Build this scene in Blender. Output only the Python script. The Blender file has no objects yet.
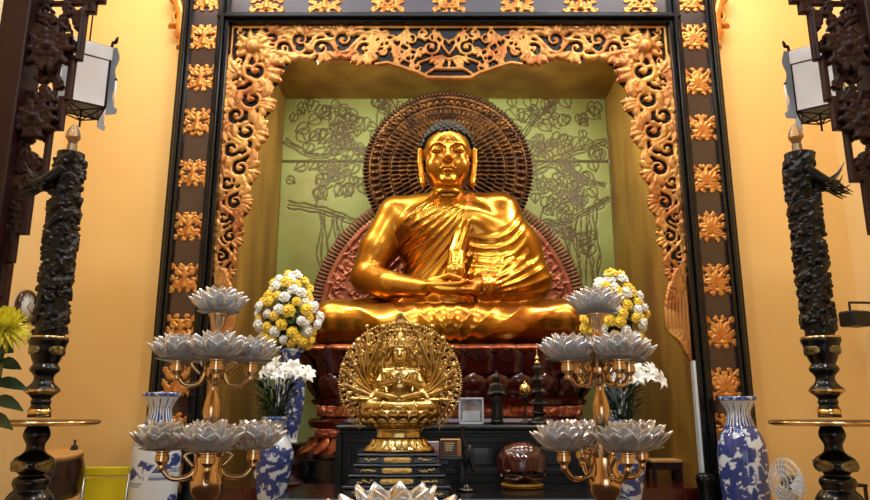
import bpy, math, random
import numpy as np
from mathutils import Vector, Matrix
PI = math.pi
scene = bpy.context.scene
C = scene.collection

# ------------------------------------------------------------------ camera model
F_PX = 700.0
PITCH = math.atan(0.2276)
CAM_Z = 1.45
SP, CP = math.sin(PITCH), math.cos(PITCH)
def P(px, py, Y):
    """world point seen at a photograph pixel, on the vertical plane at distance Y"""
    u = (px - 435.0) / F_PX; v = (250.0 - py) / F_PX
    d = Y / (CP - SP * v)
    return (u * d, Y, CAM_Z + (SP + CP * v) * d)

# ------------------------------------------------------------------ mesh pieces: (V, F)
def A(v): return np.asarray(v, dtype=float).reshape(-1, 3)
def join(*ps):
    if len(ps) == 1 and isinstance(ps[0], list): ps = ps[0]
    V, F, n = [], [], 0
    for v, f in ps:
        V.append(v); F.extend([tuple(i + n for i in q) for q in f]); n += len(v)
    return (np.concatenate(V) if V else A([]), F)
def mv(p, loc=(0, 0, 0), rot=(0, 0, 0), sc=(1, 1, 1)):
    if np.isscalar(sc): sc = (sc, sc, sc)
    M = np.array(Matrix.Translation(loc) @ __import__('mathutils').Euler(rot).to_matrix().to_4x4() @ Matrix.Diagonal((*sc, 1)))
    v = p[0] @ M[:3, :3].T + M[:3, 3]
    f = p[1]
    if sc[0] * sc[1] * sc[2] < 0: f = [tuple(reversed(q)) for q in f]
    return (v, f)
def box(x0, x1, y0, y1, z0, z1, c=0.0):
    if c <= 0:
        V = A([(x, y, z) for x in (x0, x1) for y in (y0, y1) for z in (z0, z1)])
        return (V, [(0, 1, 3, 2), (4, 6, 7, 5), (0, 4, 5, 1), (2, 3, 7, 6), (0, 2, 6, 4), (1, 5, 7, 3)])
    c = min(c, (x1-x0)*.45, (y1-y0)*.45, (z1-z0)*.45)
    V, idx = [], {}
    for ix, x in enumerate((x0, x1)):
        for iy, y in enumerate((y0, y1)):
            for iz, z in enumerate((z0, z1)):
                sx, sy, sz = (1-2*ix)*c, (1-2*iy)*c, (1-2*iz)*c
                for ax, p in enumerate(((x, y+sy, z+sz), (x+sx, y, z+sz), (x+sx, y+sy, z))):
                    idx[(ix, iy, iz, ax)] = len(V); V.append(p)
    Fs = []
    for ax in range(3):
        o = [a for a in range(3) if a != ax]
        for s in (0, 1):
            q = []
            for a, b in ((0, 0), (1, 0), (1, 1), (0, 1)):
                k = [0, 0, 0]; k[ax] = s; k[o[0]] = a; k[o[1]] = b
                q.append(idx[(*k, ax)])
            Fs.append(q)
    for ax in range(3):
        o = [a for a in range(3) if a != ax]
        for a in (0, 1):
            for b in (0, 1):
                q = []
                for t, fa in ((0, o[0]), (1, o[0]), (1, o[1]), (0, o[1])):
                    k = [0, 0, 0]; k[ax] = t; k[o[0]] = a; k[o[1]] = b
                    q.append(idx[(*k, fa)])
                Fs.append(q)
    for ix in (0, 1):
        for iy in (0, 1):
            for iz in (0, 1):
                Fs.append([idx[(ix, iy, iz, a)] for a in range(3)])
    V = A(V); ctr = V.mean(0); out = []
    for q in Fs:
        p = V[q]; n = np.cross(p[1]-p[0], p[2]-p[0])
        out.append(tuple(q) if np.dot(n, p.mean(0)-ctr) > 0 else tuple(reversed(q)))
    return (V, out)
def lathe(prof, n=32, cap=True, sx=1.0, sy=1.0):
    prof = [(max(r, 1e-4), z) for r, z in prof]
    V = []
    for r, z in prof:
        for k in range(n):
            a = 2*PI*k/n; V.append((r*math.cos(a)*sx, r*math.sin(a)*sy, z))
    Fs = []
    for i in range(len(prof)-1):
        for k in range(n):
            k2 = (k+1) % n
            Fs.append((i*n+k, i*n+k2, (i+1)*n+k2, (i+1)*n+k))
    if cap:
        if prof[0][0] > 2e-4: Fs.append(tuple(reversed(range(n))))
        if prof[-1][0] > 2e-4: Fs.append(tuple((len(prof)-1)*n+k for k in range(n)))
    return (A(V), Fs)
def smoothprof(pts, sub=4):
    """Catmull-Rom through (r,z) points"""
    pts = [np.array(p, float) for p in pts]; out = []
    for i in range(len(pts)-1):
        p0 = pts[max(i-1, 0)]; p1 = pts[i]; p2 = pts[i+1]; p3 = pts[min(i+2, len(pts)-1)]
        for s in range(sub):
            t = s/sub
            out.append(0.5*((2*p1)+(-p0+p2)*t+(2*p0-5*p1+4*p2-p3)*t*t+(-p0+3*p1-3*p2+p3)*t**3))
    out.append(pts[-1])
    return [tuple(o) for o in out]
def tube(pts, rad, n=8, cap=True):
    pts = A(pts); m = len(pts)
    rad = np.full(m, rad) if np.isscalar(rad) else np.asarray(rad, float)
    T = np.gradient(pts, axis=0); T /= np.linalg.norm(T, axis=1)[:, None]+1e-12
    up = np.array([0, 0, 1.0])
    if abs(T[0] @ up) > .9: up = np.array([1.0, 0, 0])
    N = up - T[0]*(up @ T[0]); N /= np.linalg.norm(N)
    V = []
    for i in range(m):
        N = N - T[i]*(N @ T[i]); N /= np.linalg.norm(N)+1e-12
        B = np.cross(T[i], N)
        for k in range(n):
            a = 2*PI*k/n
            V.append(pts[i] + rad[i]*(math.cos(a)*N + math.sin(a)*B))
    Fs = [(i*n+k, i*n+(k+1) % n, (i+1)*n+(k+1) % n, (i+1)*n+k) for i in range(m-1) for k in range(n)]
    if cap:
        Fs.append(tuple(reversed(range(n)))); Fs.append(tuple((m-1)*n+k for k in range(n)))
    return (A(V), Fs)
def ball(c, r, nu=16, nv=10):
    r = (r, r, r) if np.isscalar(r) else r
    p = lathe([(math.sin(PI*i/nv), -math.cos(PI*i/nv)) for i in range(nv+1)], nu, cap=False)
    return (p[0]*np.array(r)+np.array(c), p[1])
def prism(poly, y0, y1):
    """polygon in xz, extruded along y"""
    n = len(poly)
    V = [(x, y0, z) for x, z in poly]+[(x, y1, z) for x, z in poly]
    ar = sum(poly[i][0]*poly[(i+1) % n][1]-poly[(i+1) % n][0]*poly[i][1] for i in range(n))
    Fs = [tuple(range(n)), tuple(reversed(range(n, 2*n)))]+[(i, n+i, n+(i+1) % n, (i+1) % n) for i in range(n)]
    if ar < 0: Fs = [tuple(reversed(q)) for q in Fs]
    return (A(V), Fs)
def grid(fn, nu, nv, closed_u=False):
    V = [fn(i/(nu if closed_u else nu-1), j/(nv-1)) for j in range(nv) for i in range(nu)]
    Fs = []
    for j in range(nv-1):
        for i in range(nu if closed_u else nu-1):
            i2 = (i+1) % nu
            Fs.append((j*nu+i, j*nu+i2, (j+1)*nu+i2, (j+1)*nu+i))
    return (A(V), Fs)
def curve(pts, sub=6):
    pts = A(pts); out = []
    for i in range(len(pts)-1):
        p0 = pts[max(i-1, 0)]; p1 = pts[i]; p2 = pts[i+1]; p3 = pts[min(i+2, len(pts)-1)]
        for s in range(sub):
            t = s/sub
            out.append(0.5*((2*p1)+(-p0+p2)*t+(2*p0-5*p1+4*p2-p3)*t*t+(-p0+3*p1-3*p2+p3)*t**3))
    out.append(pts[-1]); return np.array(out)

# ------------------------------------------------------------------ carved relief (brush strokes on a height grid)
class Relief:
    def __init__(s, x0, x1, z0, z1, cell):
        s.x0, s.z0, s.c = x0, z0, cell
        s.nx = int(round((x1-x0)/cell))+1; s.nz = int(round((z1-z0)/cell))+1
        s.X = x0+np.arange(s.nx)*cell; s.Z = z0+np.arange(s.nz)*cell
        s.H = np.full((s.nx, s.nz), -1.0)
        s.mir = None
    def _st(s, x, z, r, h, base):
        i0 = max(int((x-r-s.x0)/s.c), 0); i1 = min(int((x+r-s.x0)/s.c)+2, s.nx)
        j0 = max(int((z-r-s.z0)/s.c), 0); j1 = min(int((z+r-s.z0)/s.c)+2, s.nz)
        if i1 <= i0 or j1 <= j0: return
        d2 = ((s.X[i0:i1, None]-x)**2+(s.Z[None, j0:j1]-z)**2)/(r*r)
        hh = np.where(d2 < 1, base+h*np.sqrt(np.maximum(1-d2, 0)), -1)
        s.H[i0:i1, j0:j1] = np.maximum(s.H[i0:i1, j0:j1], hh)
    def st(s, x, z, r, h=None, base=0.0):
        h = r if h is None else h
        s._st(x, z, r, h, base)
        if s.mir is not None: s._st(2*s.mir-x, z, r, h, base)
    def path(s, pts, w0, w1=None, h=1.0, base=0.0, prof=None):
        pts = [np.array(p, float) for p in pts]; w1 = w0 if w1 is None else w1
        L = [0]
        for a, b in zip(pts, pts[1:]): L.append(L[-1]+np.linalg.norm(b-a))
        tot = L[-1] or 1e-6
        step = max(s.c*.6, min(w0, max(w1, s.c))*.35)
        n = max(2, int(tot/step))
        Ls = np.linspace(0, tot, n)
        xs = np.interp(Ls, L, [p[0] for p in pts]); zs = np.interp(Ls, L, [p[1] for p in pts])
        for k in range(n):
            t = k/(n-1)
            r = (w0+(w1-w0)*t) if prof is None else w0*prof(t)
            r = max(r, s.c*.9)
            s.st(xs[k], zs[k], r, r*h, base)
    def curl(s, cx, cz, r, a0, turns=1.3, d=1, w=.03, h=1.0, base=0.0, bud=1.1):
        n = 36; pts = []
        for k in range(n):
            t = k/(n-1); rr = r*(1-t)**.75; a = a0+d*turns*2*PI*t
            pts.append((cx+rr*math.cos(a), cz+rr*math.sin(a)))
        s.path(pts, w, w*.7, h, base)
        s.st(cx, cz, w*bud, w*bud*h, base)
    def leaf(s, x, z, a, L, W, bend=0.0, h=.8, base=0.0, vein=True):
        n = 16; pts = []; px, pz = x, z
        for k in range(n):
            t = k/(n-1); pts.append((px, pz)); aa = a+bend*t
            px += L/n*math.cos(aa); pz += L/n*math.sin(aa)
        s.path(pts, W, W, h, base, prof=lambda t: max(.12, math.sin(PI*min(1, .12+.88*t))**.8 if t < .98 else .12))
        if vein: s.path(pts[:-2], W*.22, W*.12, 1.0, base+W*h*.72)
    def mesh(s, thick, H=None, y=0.0):
        """front faces -Y; open where H<=0; closed by side walls of depth thick and a back"""
        H = s.H if H is None else H
        ok = H >= 0
        cell = ok[:-1, :-1] & ok[1:, :-1] & ok[1:, 1:] & ok[:-1, 1:]
        idx = np.full(H.shape, -1, int)
        used = np.zeros(H.shape, bool)
        for a in (0, 1):
            for b in (0, 1): used[a:H.shape[0]-1+a, b:H.shape[1]-1+b] |= cell
        ii, jj = np.nonzero(used); n = len(ii); idx[ii, jj] = np.arange(n)
        Vf = np.stack([s.X[ii], y-H[ii, jj], s.Z[jj]], 1)
        Vb = np.stack([s.X[ii], np.full(n, y+thick), s.Z[jj]], 1)
        ci, cj = np.nonzero(cell)
        Q = np.stack([idx[ci, cj], idx[ci+1, cj], idx[ci+1, cj+1], idx[ci, cj+1]], 1)
        Fs = [tuple(q) for q in Q.tolist()]
        Fs += [tuple(q) for q in (Q[:, ::-1]+n).tolist()]
        pad = np.zeros((cell.shape[0]+2, cell.shape[1]+2), bool); pad[1:-1, 1:-1] = cell
        def wall(mask, a, b):
            i, j = np.nonzero(mask)
            p = idx[i+a[0], j+a[1]]; q = idx[i+b[0], j+b[1]]
            Fs.extend([(x, x+n, w+n, w) for x, w in zip(p.tolist(), q.tolist())])
        wall(cell & ~pad[1:-1, :-2], (0, 0), (1, 0))
        wall(cell & ~pad[2:, 1:-1], (1, 0), (1, 1))
        wall(cell & ~pad[1:-1, 2:], (1, 1), (0, 1))
        wall(cell & ~pad[:-2, 1:-1], (0, 1), (0, 0))
        return (np.concatenate([Vf, Vb]), Fs)

# ------------------------------------------------------------------ sculpting volume (signed distance) and surface nets
class Vol:
    def __init__(s, lo, hi, h):
        s.h = h; s.lo = np.array(lo, np.float32)
        s.n = [int((b-a)/h)+2 for a, b in zip(lo, hi)]
        s.D = np.full(s.n, 1.0, np.float32)
        s.ax = [(lo[k]+np.arange(s.n[k])*h).astype(np.float32) for k in range(3)]
    def sub(s, lo, hi):
        sl = []
        for k in range(3):
            a = max(0, int((lo[k]-s.lo[k])/s.h)); b = min(s.n[k], int((hi[k]-s.lo[k])/s.h)+2)
            sl.append(slice(a, max(b, a)))
        X = s.ax[0][sl[0]][:, None, None]; Y = s.ax[1][sl[1]][None, :, None]; Z = s.ax[2][sl[2]][None, None, :]
        return tuple(sl), X, Y, Z
    def op(s, fn, lo, hi, k, mode='u'):
        m = k+3*s.h
        sl, X, Y, Z = s.sub([a-m for a in lo], [b+m for b in hi])
        if 0 in [q.stop-q.start for q in sl]: return
        d = fn(X, Y, Z).astype(np.float32); a = s.D[sl]
        if mode == 'u':
            if k > 0:
                hh = np.clip(.5+.5*(a-d)/k, 0, 1); s.D[sl] = a+(d-a)*hh-k*hh*(1-hh)
            else: s.D[sl] = np.minimum(a, d)
        else:
            d = -d
            if k > 0:
                hh = np.clip(.5-.5*(a-d)/k, 0, 1); s.D[sl] = a+(d-a)*hh+k*hh*(1-hh)
            else: s.D[sl] = np.maximum(a, d)
    def ell(s, c, r, k=.05, rot=None, mode='u'):
        R = None
        if rot is not None:
            R = np.array(__import__('mathutils').Euler(rot).to_matrix()).T
        m = max(r) if rot is not None else None
        def fn(X, Y, Z):
            x, y, z = X-c[0], Y-c[1], Z-c[2]
            if R is not None:
                x, y, z = (R[0, 0]*x+R[0, 1]*y+R[0, 2]*z, R[1, 0]*x+R[1, 1]*y+R[1, 2]*z, R[2, 0]*x+R[2, 1]*y+R[2, 2]*z)
            k0 = np.sqrt((x/r[0])**2+(y/r[1])**2+(z/r[2])**2)
            k1 = np.sqrt((x/r[0]**2)**2+(y/r[1]**2)**2+(z/r[2]**2)**2)
            return k0*(k0-1)/np.maximum(k1, 1e-6)
        rr = [m]*3 if m else r
        s.op(fn, [a-b for a, b in zip(c, rr)], [a+b for a, b in zip(c, rr)], k, mode)
    def cone(s, a, b, ra, rb, k=.05, mode='u', flat=None):
        a = np.array(a, float); b = np.array(b, float); ab = b-a; L2 = float(ab @ ab)
        def fn(X, Y, Z):
            x, y, z = X-a[0], Y-a[1], Z-a[2]
            t = np.clip((x*ab[0]+y*ab[1]+z*ab[2])/L2, 0, 1)
            dx, dy, dz = x-t*ab[0], y-t*ab[1], z-t*ab[2]
            if flat: dx, dy, dz = dx*flat[0], dy*flat[1], dz*flat[2]
            return np.sqrt(dx*dx+dy*dy+dz*dz)-(ra+(rb-ra)*t)
        r = max(ra, rb)*(1 if not flat else 1/min(flat))
        s.op(fn, np.minimum(a, b)-r, np.maximum(a, b)+r, k, mode)
    def chain(s, pts, rad, k=.03, mode='u', flat=None):
        for i in range(len(pts)-1): s.cone(pts[i], pts[i+1], rad[i], rad[i+1], k if i == 0 else max(k*.5, .004), mode, flat)
    def mesh(s):
        D = s.D; ins = D < 0; n = D.shape
        cnt = np.zeros([k-1 for k in n], np.int8)
        cor = [(a, b, c) for a in (0, 1) for b in (0, 1) for c in (0, 1)]
        def S(arr, o): return arr[o[0]:n[0]-1+o[0], o[1]:n[1]-1+o[1], o[2]:n[2]-1+o[2]]
        for o in cor: cnt += S(ins, o)
        act = (cnt > 0) & (cnt < 8)
        I = np.argwhere(act); m = len(I)
        idx = np.full(act.shape, -1, np.int64); idx[act] = np.arange(m)
        val = {o: D[I[:, 0]+o[0], I[:, 1]+o[1], I[:, 2]+o[2]].astype(float) for o in cor}
        acc = np.zeros((m, 3)); num = np.zeros(m)
        for i, a in enumerate(cor):
            for b in cor[i+1:]:
                if sum(abs(p-q) for p, q in zip(a, b)) != 1: continue
                va, vb = val[a], val[b]; cr = (va < 0) != (vb < 0)
                t = np.where(cr, va/np.where(cr, va-vb, 1), 0)
                pos = np.array(a)[None]+t[:, None]*(np.array(b)-np.array(a))[None]
                acc += pos*cr[:, None]; num += cr
        V = s.lo[None]+(I+acc/np.maximum(num, 1)[:, None])*s.h
        Fs = []
        for ax in range(3):
            o1, o2 = [(1, 2), (2, 0), (0, 1)][ax]
            sl0 = [slice(None)]*3; sl1 = [slice(None)]*3
            sl0[ax] = slice(0, -1); sl1[ax] = slice(1, None)
            a = ins[tuple(sl0)]; b = ins[tuple(sl1)]
            for sgn, msk in ((1, a & ~b), (-1, ~a & b)):
                E = np.argwhere(msk)
                ok = (E[:, o1] > 0) & (E[:, o2] > 0) & (E[:, o1] < n[o1]-1) & (E[:, o2] < n[o2]-1)
                E = E[ok]
                qs = []
                for d1, d2 in ((1, 1), (0, 1), (0, 0), (1, 0)):
                    c = E.copy(); c[:, o1] -= d1; c[:, o2] -= d2
                    qs.append(idx[c[:, 0], c[:, 1], c[:, 2]])
                q = np.stack(qs, 1)
                q = q[(q >= 0).all(1)]
                if sgn < 0: q = q[:, ::-1]
                Fs += [tuple(r) for r in q.tolist()]
        return (V, Fs)

# ------------------------------------------------------------------ objects
def obj(name, piece, m, parent=None, smooth=True, loc=None, kind=None, label=None, autos=None):
    me = bpy.data.meshes.new(name)
    V, Fs = piece
    me.from_pydata(V.tolist(), [], Fs); me.update()
    if smooth: me.polygons.foreach_set('use_smooth', [True]*len(me.polygons))
    me.materials.append(m)
    if autos and smooth: me.set_sharp_from_angle(angle=math.radians(autos))
    o = bpy.data.objects.new(name, me); C.objects.link(o)
    if parent is not None: o.parent = parent
    if loc is not None: o.location = loc
    if kind: o['kind'] = kind
    if label: o['label'] = label
    return o
def tag(o, label, cat, group=None, kind=None):
    o['label'] = label; o['category'] = cat
    if group: o['group'] = group
    if kind: o['kind'] = kind
    return o
def thing(name, label, cat, loc=(0, 0, 0), rz=0.0, group=None):
    o = bpy.data.objects.new(name, None); C.objects.link(o)
    o.empty_display_size = .1
    o.location = loc; o.rotation_euler = (0, 0, rz)
    return tag(o, label, cat, group)
def struct(name, piece, m, smooth=False):
    return obj(name, piece, m, None, smooth, kind='structure')
KIDS = {}
def kids(o): return [c for c in bpy.data.objects if c.parent == o]
def dup(root, loc, rz=0.0, sc=1.0, label=None, group=None, rot=None):
    def cp(o, par):
        c = o.copy(); C.objects.link(c)
        if par is not None: c.parent = par
        for ch in o.children: cp(ch, c)
        return c
    r = cp(root, None)
    r.location = loc; r.rotation_euler = rot if rot is not None else (0, 0, rz)
    r.scale = (sc, sc, sc)
    if label: r['label'] = label
    if group: r['group'] = group
    return r

# ------------------------------------------------------------------ materials
def lin(c):
    out = []
    for x in c[:3]:
        x = x/255.0
        out.append(x/12.92 if x <= .04045 else ((x+.055)/1.055)**2.4)
    return (*out, 1.0)
def mat(name, col, rough=.5, metal=0.0, col2=None, scale=6.0, bump=0.0, bscale=40.0, coat=0.0, trans=0.0,
        ior=1.45, sub=0.0, detail=4.0, stretch=(1, 1, 1), emit=None, estr=0.0, attr=None, acol=None, spec=None, alpha=None, lo=.35, hi=.65, crough=.05):
    m = bpy.data.materials.new(name); m.use_nodes = True
    nt = m.node_tree; N = nt.nodes; L = nt.links
    b = N['Principled BSDF']
    b.inputs['Base Color'].default_value = lin(col)
    b.inputs['Roughness'].default_value = rough; b.inputs['Metallic'].default_value = metal
    b.inputs['Coat Weight'].default_value = coat; b.inputs['Coat Roughness'].default_value = crough
    b.inputs['Transmission Weight'].default_value = trans; b.inputs['IOR'].default_value = ior
    if sub: b.inputs['Subsurface Weight'].default_value = sub; b.inputs['Subsurface Radius'].default_value = (.02, .02, .02)
    if spec is not None: b.inputs['Specular IOR Level'].default_value = spec
    if alpha is not None: b.inputs['Alpha'].default_value = alpha
    if emit: b.inputs['Emission Color'].default_value = lin(emit); b.inputs['Emission Strength'].default_value = estr
    tc = N.new('ShaderNodeTexCoord'); mp = N.new('ShaderNodeMapping'); L.new(tc.outputs['Object'], mp.inputs['Vector'])
    mp.inputs['Scale'].default_value = stretch
    src = None
    if col2:
        ns = N.new('ShaderNodeTexNoise'); ns.inputs['Scale'].default_value = scale; ns.inputs['Detail'].default_value = detail
        L.new(mp.outputs[0], ns.inputs['Vector'])
        r = N.new('ShaderNodeValToRGB'); r.color_ramp.elements[0].position = lo; r.color_ramp.elements[1].position = hi
        r.color_ramp.elements[0].color = lin(col); r.color_ramp.elements[1].color = lin(col2)
        L.new(ns.outputs['Fac'], r.inputs['Fac']); src = r.outputs['Color']
    if attr:
        at = N.new('ShaderNodeAttribute'); at.attribute_name = attr
        mx = N.new('ShaderNodeMix'); mx.data_type = 'RGBA'
        L.new(at.outputs['Fac'], mx.inputs[0])
        if src: L.new(src, mx.inputs[6])
        else: mx.inputs[6].default_value = lin(col)
        mx.inputs[7].default_value = lin(acol); src = mx.outputs[2]
    if src: L.new(src, b.inputs['Base Color'])
    if bump > 0:
        n2 = N.new('ShaderNodeTexNoise'); n2.inputs['Scale'].default_value = bscale; n2.inputs['Detail'].default_value = 3
        L.new(mp.outputs[0], n2.inputs['Vector'])
        bp = N.new('ShaderNodeBump'); bp.inputs['Strength'].default_value = bump; bp.inputs['Distance'].default_value = .01
        L.new(n2.outputs['Fac'], bp.inputs['Height']); L.new(bp.outputs['Normal'], b.inputs['Normal'])
    return m
M = {}
M['wall'] = mat('yellow plaster', (240, 196, 120), .85, col2=(243, 202, 128), scale=1.2, bump=.05, bscale=60)
M['wall_side'] = mat('pale yellow plaster', (240, 205, 140), .85, col2=(245, 212, 150), scale=1.2, bump=.05, bscale=60)
M['ceil'] = mat('white ceiling', (222, 230, 240), .9)
M['floor'] = mat('floor tiles', (150, 125, 100), .25, col2=(165, 140, 115), scale=2)
M['niche'] = mat('gilded timber lining', (172, 134, 58), .45, .2, col2=(136, 96, 42), scale=2.5, stretch=(1, 1, .25), bump=.1, bscale=12, detail=6)
M['niche_back'] = mat('gilded carved panel', (138, 148, 84), .5, .15, col2=(122, 122, 60), scale=1.3, attr='ink', acol=(66, 40, 16), bump=.05, bscale=20)
M['gold'] = mat('polished gilt', (206, 148, 46), .24, .92, col2=(164, 98, 26), scale=1.5, bump=.05, bscale=7, coat=.2, crough=.1)
M['gold_skin'] = mat('polished gilt skin', (206, 148, 48), .30, .9, col2=(168, 102, 28), scale=1.5, bump=.03, bscale=6, coat=.15, crough=.15)
M['hair'] = mat('dark blue gilt hair', (30, 27, 26), .4, .5)
M['gilt'] = mat('carved gilt wood', (216, 162, 88), .36, .5, col2=(168, 98, 48), scale=3, bump=.15, bscale=40)
M['gilt_orn'] = mat('carved gilt ornament', (224, 164, 84), .34, .55, col2=(196, 118, 54), scale=9, bump=.1, bscale=60)
M['lacq_red'] = mat('dark red lacquer', (42, 14, 11), .35, col2=(50, 18, 13), scale=3, coat=.6, crough=.15)
M['lacq_red'].node_tree.nodes['Principled BSDF'].inputs['Coat IOR'].default_value = 1.8
M['lacq_black'] = mat('black lacquer', (13, 13, 15), .24, coat=.2, spec=.4)
M['copper'] = mat('copper red carved lacquer', (166, 98, 66), .34, .4, col2=(132, 66, 46), scale=4)
M['copper_rim'] = mat('ribbed copper brown rim', (110, 60, 44), .4, .4)
M['bronze'] = mat('dark bronze carved disc', (84, 54, 24), .3, .8, col2=(44, 25, 13), scale=5)
M['bronze_rim'] = mat('dark toothed rim', (64, 36, 22), .4, .6)
M['throne'] = mat('brown red lacquer throne', (84, 26, 16), .2, .15, col2=(58, 16, 12), scale=3, coat=.8)
M['throne_gilt'] = mat('copper gilt carving', (184, 102, 60), .3, .55, col2=(130, 58, 34), scale=9)
M['wood_dark'] = mat('dark carved wood', (34, 16, 15), .48, col2=(46, 20, 19), scale=5, spec=.3)
M['wood_panel'] = mat('dark red wood', (46, 19, 19), .5, col2=(38, 15, 15), scale=5, spec=.3)
M['brass'] = mat('polished brass', (216, 186, 144), .16, 1.0, col2=(190, 156, 112), scale=3)
M['brass_ant'] = mat('antique brass', (232, 206, 138), .22, 1.0, col2=(176, 146, 82), scale=12, bump=.1, bscale=60)
M['crystal'] = mat('frosted crystal', (222, 227, 234), .16, 0, trans=.8, ior=1.36)
M['white_porc'] = mat('white porcelain', (214, 222, 228), .12, coat=.4)
M['leaf'] = mat('green leaves', (34, 62, 28), .5, col2=(56, 88, 40), scale=8)
M['yellow'] = mat('yellow petals', (246, 208, 46), .6, col2=(250, 226, 110), scale=9, sub=.1)
M['lemon'] = mat('lemon yellow petals', (226, 218, 40), .6, col2=(238, 232, 90), scale=9)
M['white'] = mat('white petals', (240, 242, 238), .6, sub=.1)
M['black_plastic'] = mat('black plastic', (20, 20, 21), .4)
M['steel'] = mat('steel', (170, 172, 176), .3, 1.0)
M['yellow_plastic'] = mat('yellow painted sheet', (214, 196, 20), .45)
M['paper'] = mat('white lantern cloth', (248, 248, 250), .7)
M['drum_skin'] = mat('tan drum skin', (196, 148, 84), .5, col2=(176, 124, 64), scale=4)
M['drum_wood'] = mat('dark drum wood', (44, 20, 16), .3, coat=.4)
M['fish'] = mat('red brown lacquered wood', (72, 30, 24), .18, col2=(50, 20, 16), scale=5, coat=.5)
M['cushion'] = mat('yellow cushion cloth', (176, 134, 40), .8)
M['timber'] = mat('light wood', (196, 150, 92), .5, col2=(176, 128, 72), scale=6, stretch=(1, 8, 8))
M['pink'] = mat('pale pink card', (206, 180, 196), .5)
M['ink'] = mat('dark print', (34, 26, 22), .6)
M['glass'] = mat('clear glass', (235, 245, 250), .05, trans=.9, ior=1.3)
M['sky_glass'] = mat('pale blue window pane', (150, 190, 225), .1, emit=(128, 160, 190), estr=.55)

M['black_teal'] = mat('black green lacquer', (12, 19, 21), .42, coat=.12, crough=.2, spec=.3)
M['gilt_bright'] = mat('bright gilt lettering', (226, 196, 120), .35, .7)
M['brown_card'] = mat('dark brown plate', (84, 62, 52), .4)
M['dark_bronze'] = mat('dark patinated bronze', (44, 42, 38), .3, .7)

M['crystal_core'] = mat('frosted lamp core', (224, 222, 214), .35, trans=.3)
M['amber'] = mat('amber bulb', (226, 160, 40), .2, trans=.3)
M['gold_band'] = mat('gold band', (222, 184, 120), .2, 1.0)
M['gold_antique'] = mat('antique gold carving', (150, 140, 104), .32, .9, col2=(96, 88, 60), scale=30)
M['black_carved'] = mat('carved black lacquer', (9, 10, 13), .3, spec=.4)
M['brass_dull'] = mat('dull brass', (126, 108, 78), .45, .7)
M['bulb_glass'] = mat('clear bulb glass', (236, 228, 214), .06, trans=.85, ior=1.3)
M['bulb_amber'] = mat('amber bulb coating', (190, 128, 44), .2, .5)
M['fin_grey'] = mat('blue grey cloth fin', (150, 160, 172), .6)

M['leaf_dark'] = mat('dark green foliage', (24, 44, 22), .5, col2=(44, 70, 34), scale=10)

M['fan_grey'] = mat('grey fan plastic', (190, 192, 196), .4)
M['fan_wire'] = mat('fan wire', (214, 214, 214), .35, .3)
M['fan_blade'] = mat('grey translucent blade', (186, 192, 200), .2)

M['porcelain_painted'] = mat('painted blue and white porcelain', (208, 217, 226), .1, coat=.5, attr='ink', acol=(20, 44, 122))
M['porcelain_band'] = mat('blue painted band', (60, 92, 168), .1, col2=(196, 208, 222), scale=26, lo=.5, hi=.58, coat=.5)
# ================================================================== camera
cd = bpy.data.cameras.new('camera'); cam = bpy.data.objects.new('camera', cd); C.objects.link(cam)
cd.sensor_width = 36; cd.lens = F_PX/870*36; cd.clip_start = .05
cam.location = (0, 0, CAM_Z); cam.rotation_euler = (PI/2+PITCH, 0, 0)
scene.camera = cam
scene.view_settings.view_transform = 'Standard'; scene.view_settings.look = 'None'
scene.view_settings.gamma = 1; scene.view_settings.use_curve_mapping = False
scene.view_settings.exposure = 0.3

# ================================================================== room shell
CX = .155                     # middle of the shrine
WY = 7.2                      # plane of the back wall
XL, XR = -4.06, 4.38
CH = 7.4
struct('floor', box(XL-.2, XR+.2, -7, 10, -.15, 0), M['floor'])
struct('ceiling', join(box(XL-.2, XR+.2, -7, 3.3, CH, CH+.15), box(XL-.2, XR+.2, 5.4, WY+.2, CH, CH+.15), box(XL-.2, -3.3, 3.3, 5.4, CH, CH+.15), box(3.6, XR+.2, 3.3, 5.4, CH, CH+.15)), M['ceil'])  # unseen skylight gap, added so sky reflects in the frame's top panel
struct('trim_3', join(box(-3.34, 3.64, 3.26, 3.3, CH-.04, CH+.3), box(-3.34, 3.64, 5.4, 5.44, CH-.04, CH+.3), box(-3.34, -3.3, 3.3, 5.4, CH-.04, CH+.3), box(3.6, 3.64, 3.3, 5.4, CH-.04, CH+.3)), M['white_porc'])
struct('wall_left', join(box(XL-.2, XL, -7, 4.7, 0, CH), box(XL-.2, XL, 5.95, WY, 0, CH), box(XL-.2, XL, 4.7, 5.95, 0, 3.9), box(XL-.2, XL, 4.7, 5.95, 5.7, CH)), M['wall_side'])
struct('wall_front', join(box(XL, -2.2, -7.2, -7, 0, CH), box(2.5, XR, -7.2, -7, 0, CH), box(-2.2, 2.5, -7.2, -7, 3.5, CH), box(-.75, -.55, -7.2, -7, 0, 3.5), box(.85, 1.05, -7.2, -7, 0, 3.5)), M['wall'])
struct('window_1', join(box(XL-.12, XL-.08, 4.7, 5.95, 3.9, 5.7)), M['sky_glass'])
struct('wall_right', box(XR, XR+.2, -7, WY, 0, CH), M['wall_side'])
NW = 2.42                     # half width of the niche
NZ0, NZ1, NY = .72, 6.02, 9.8
struct('wall_back', join(box(XL, CX-NW-.12, WY, WY+.2, 0, CH), box(CX+NW+.12, XR, WY, WY+.2, 0, CH),
                         box(CX-NW-.12, CX+NW+.12, WY, WY+.2, NZ1+.08, CH)), M['wall'])
struct('wall_niche_left', box(CX-NW-.12, CX-NW, WY-.1, NY, .1, NZ1), M['niche'])
struct('wall_niche_right', box(CX+NW, CX+NW+.12, WY-.1, NY, .1, NZ1), M['niche'])
struct('ceiling_niche', box(CX-NW-.12, CX+NW+.12, WY, NY+.15, NZ1, NZ1+.08), M['niche'])
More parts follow.
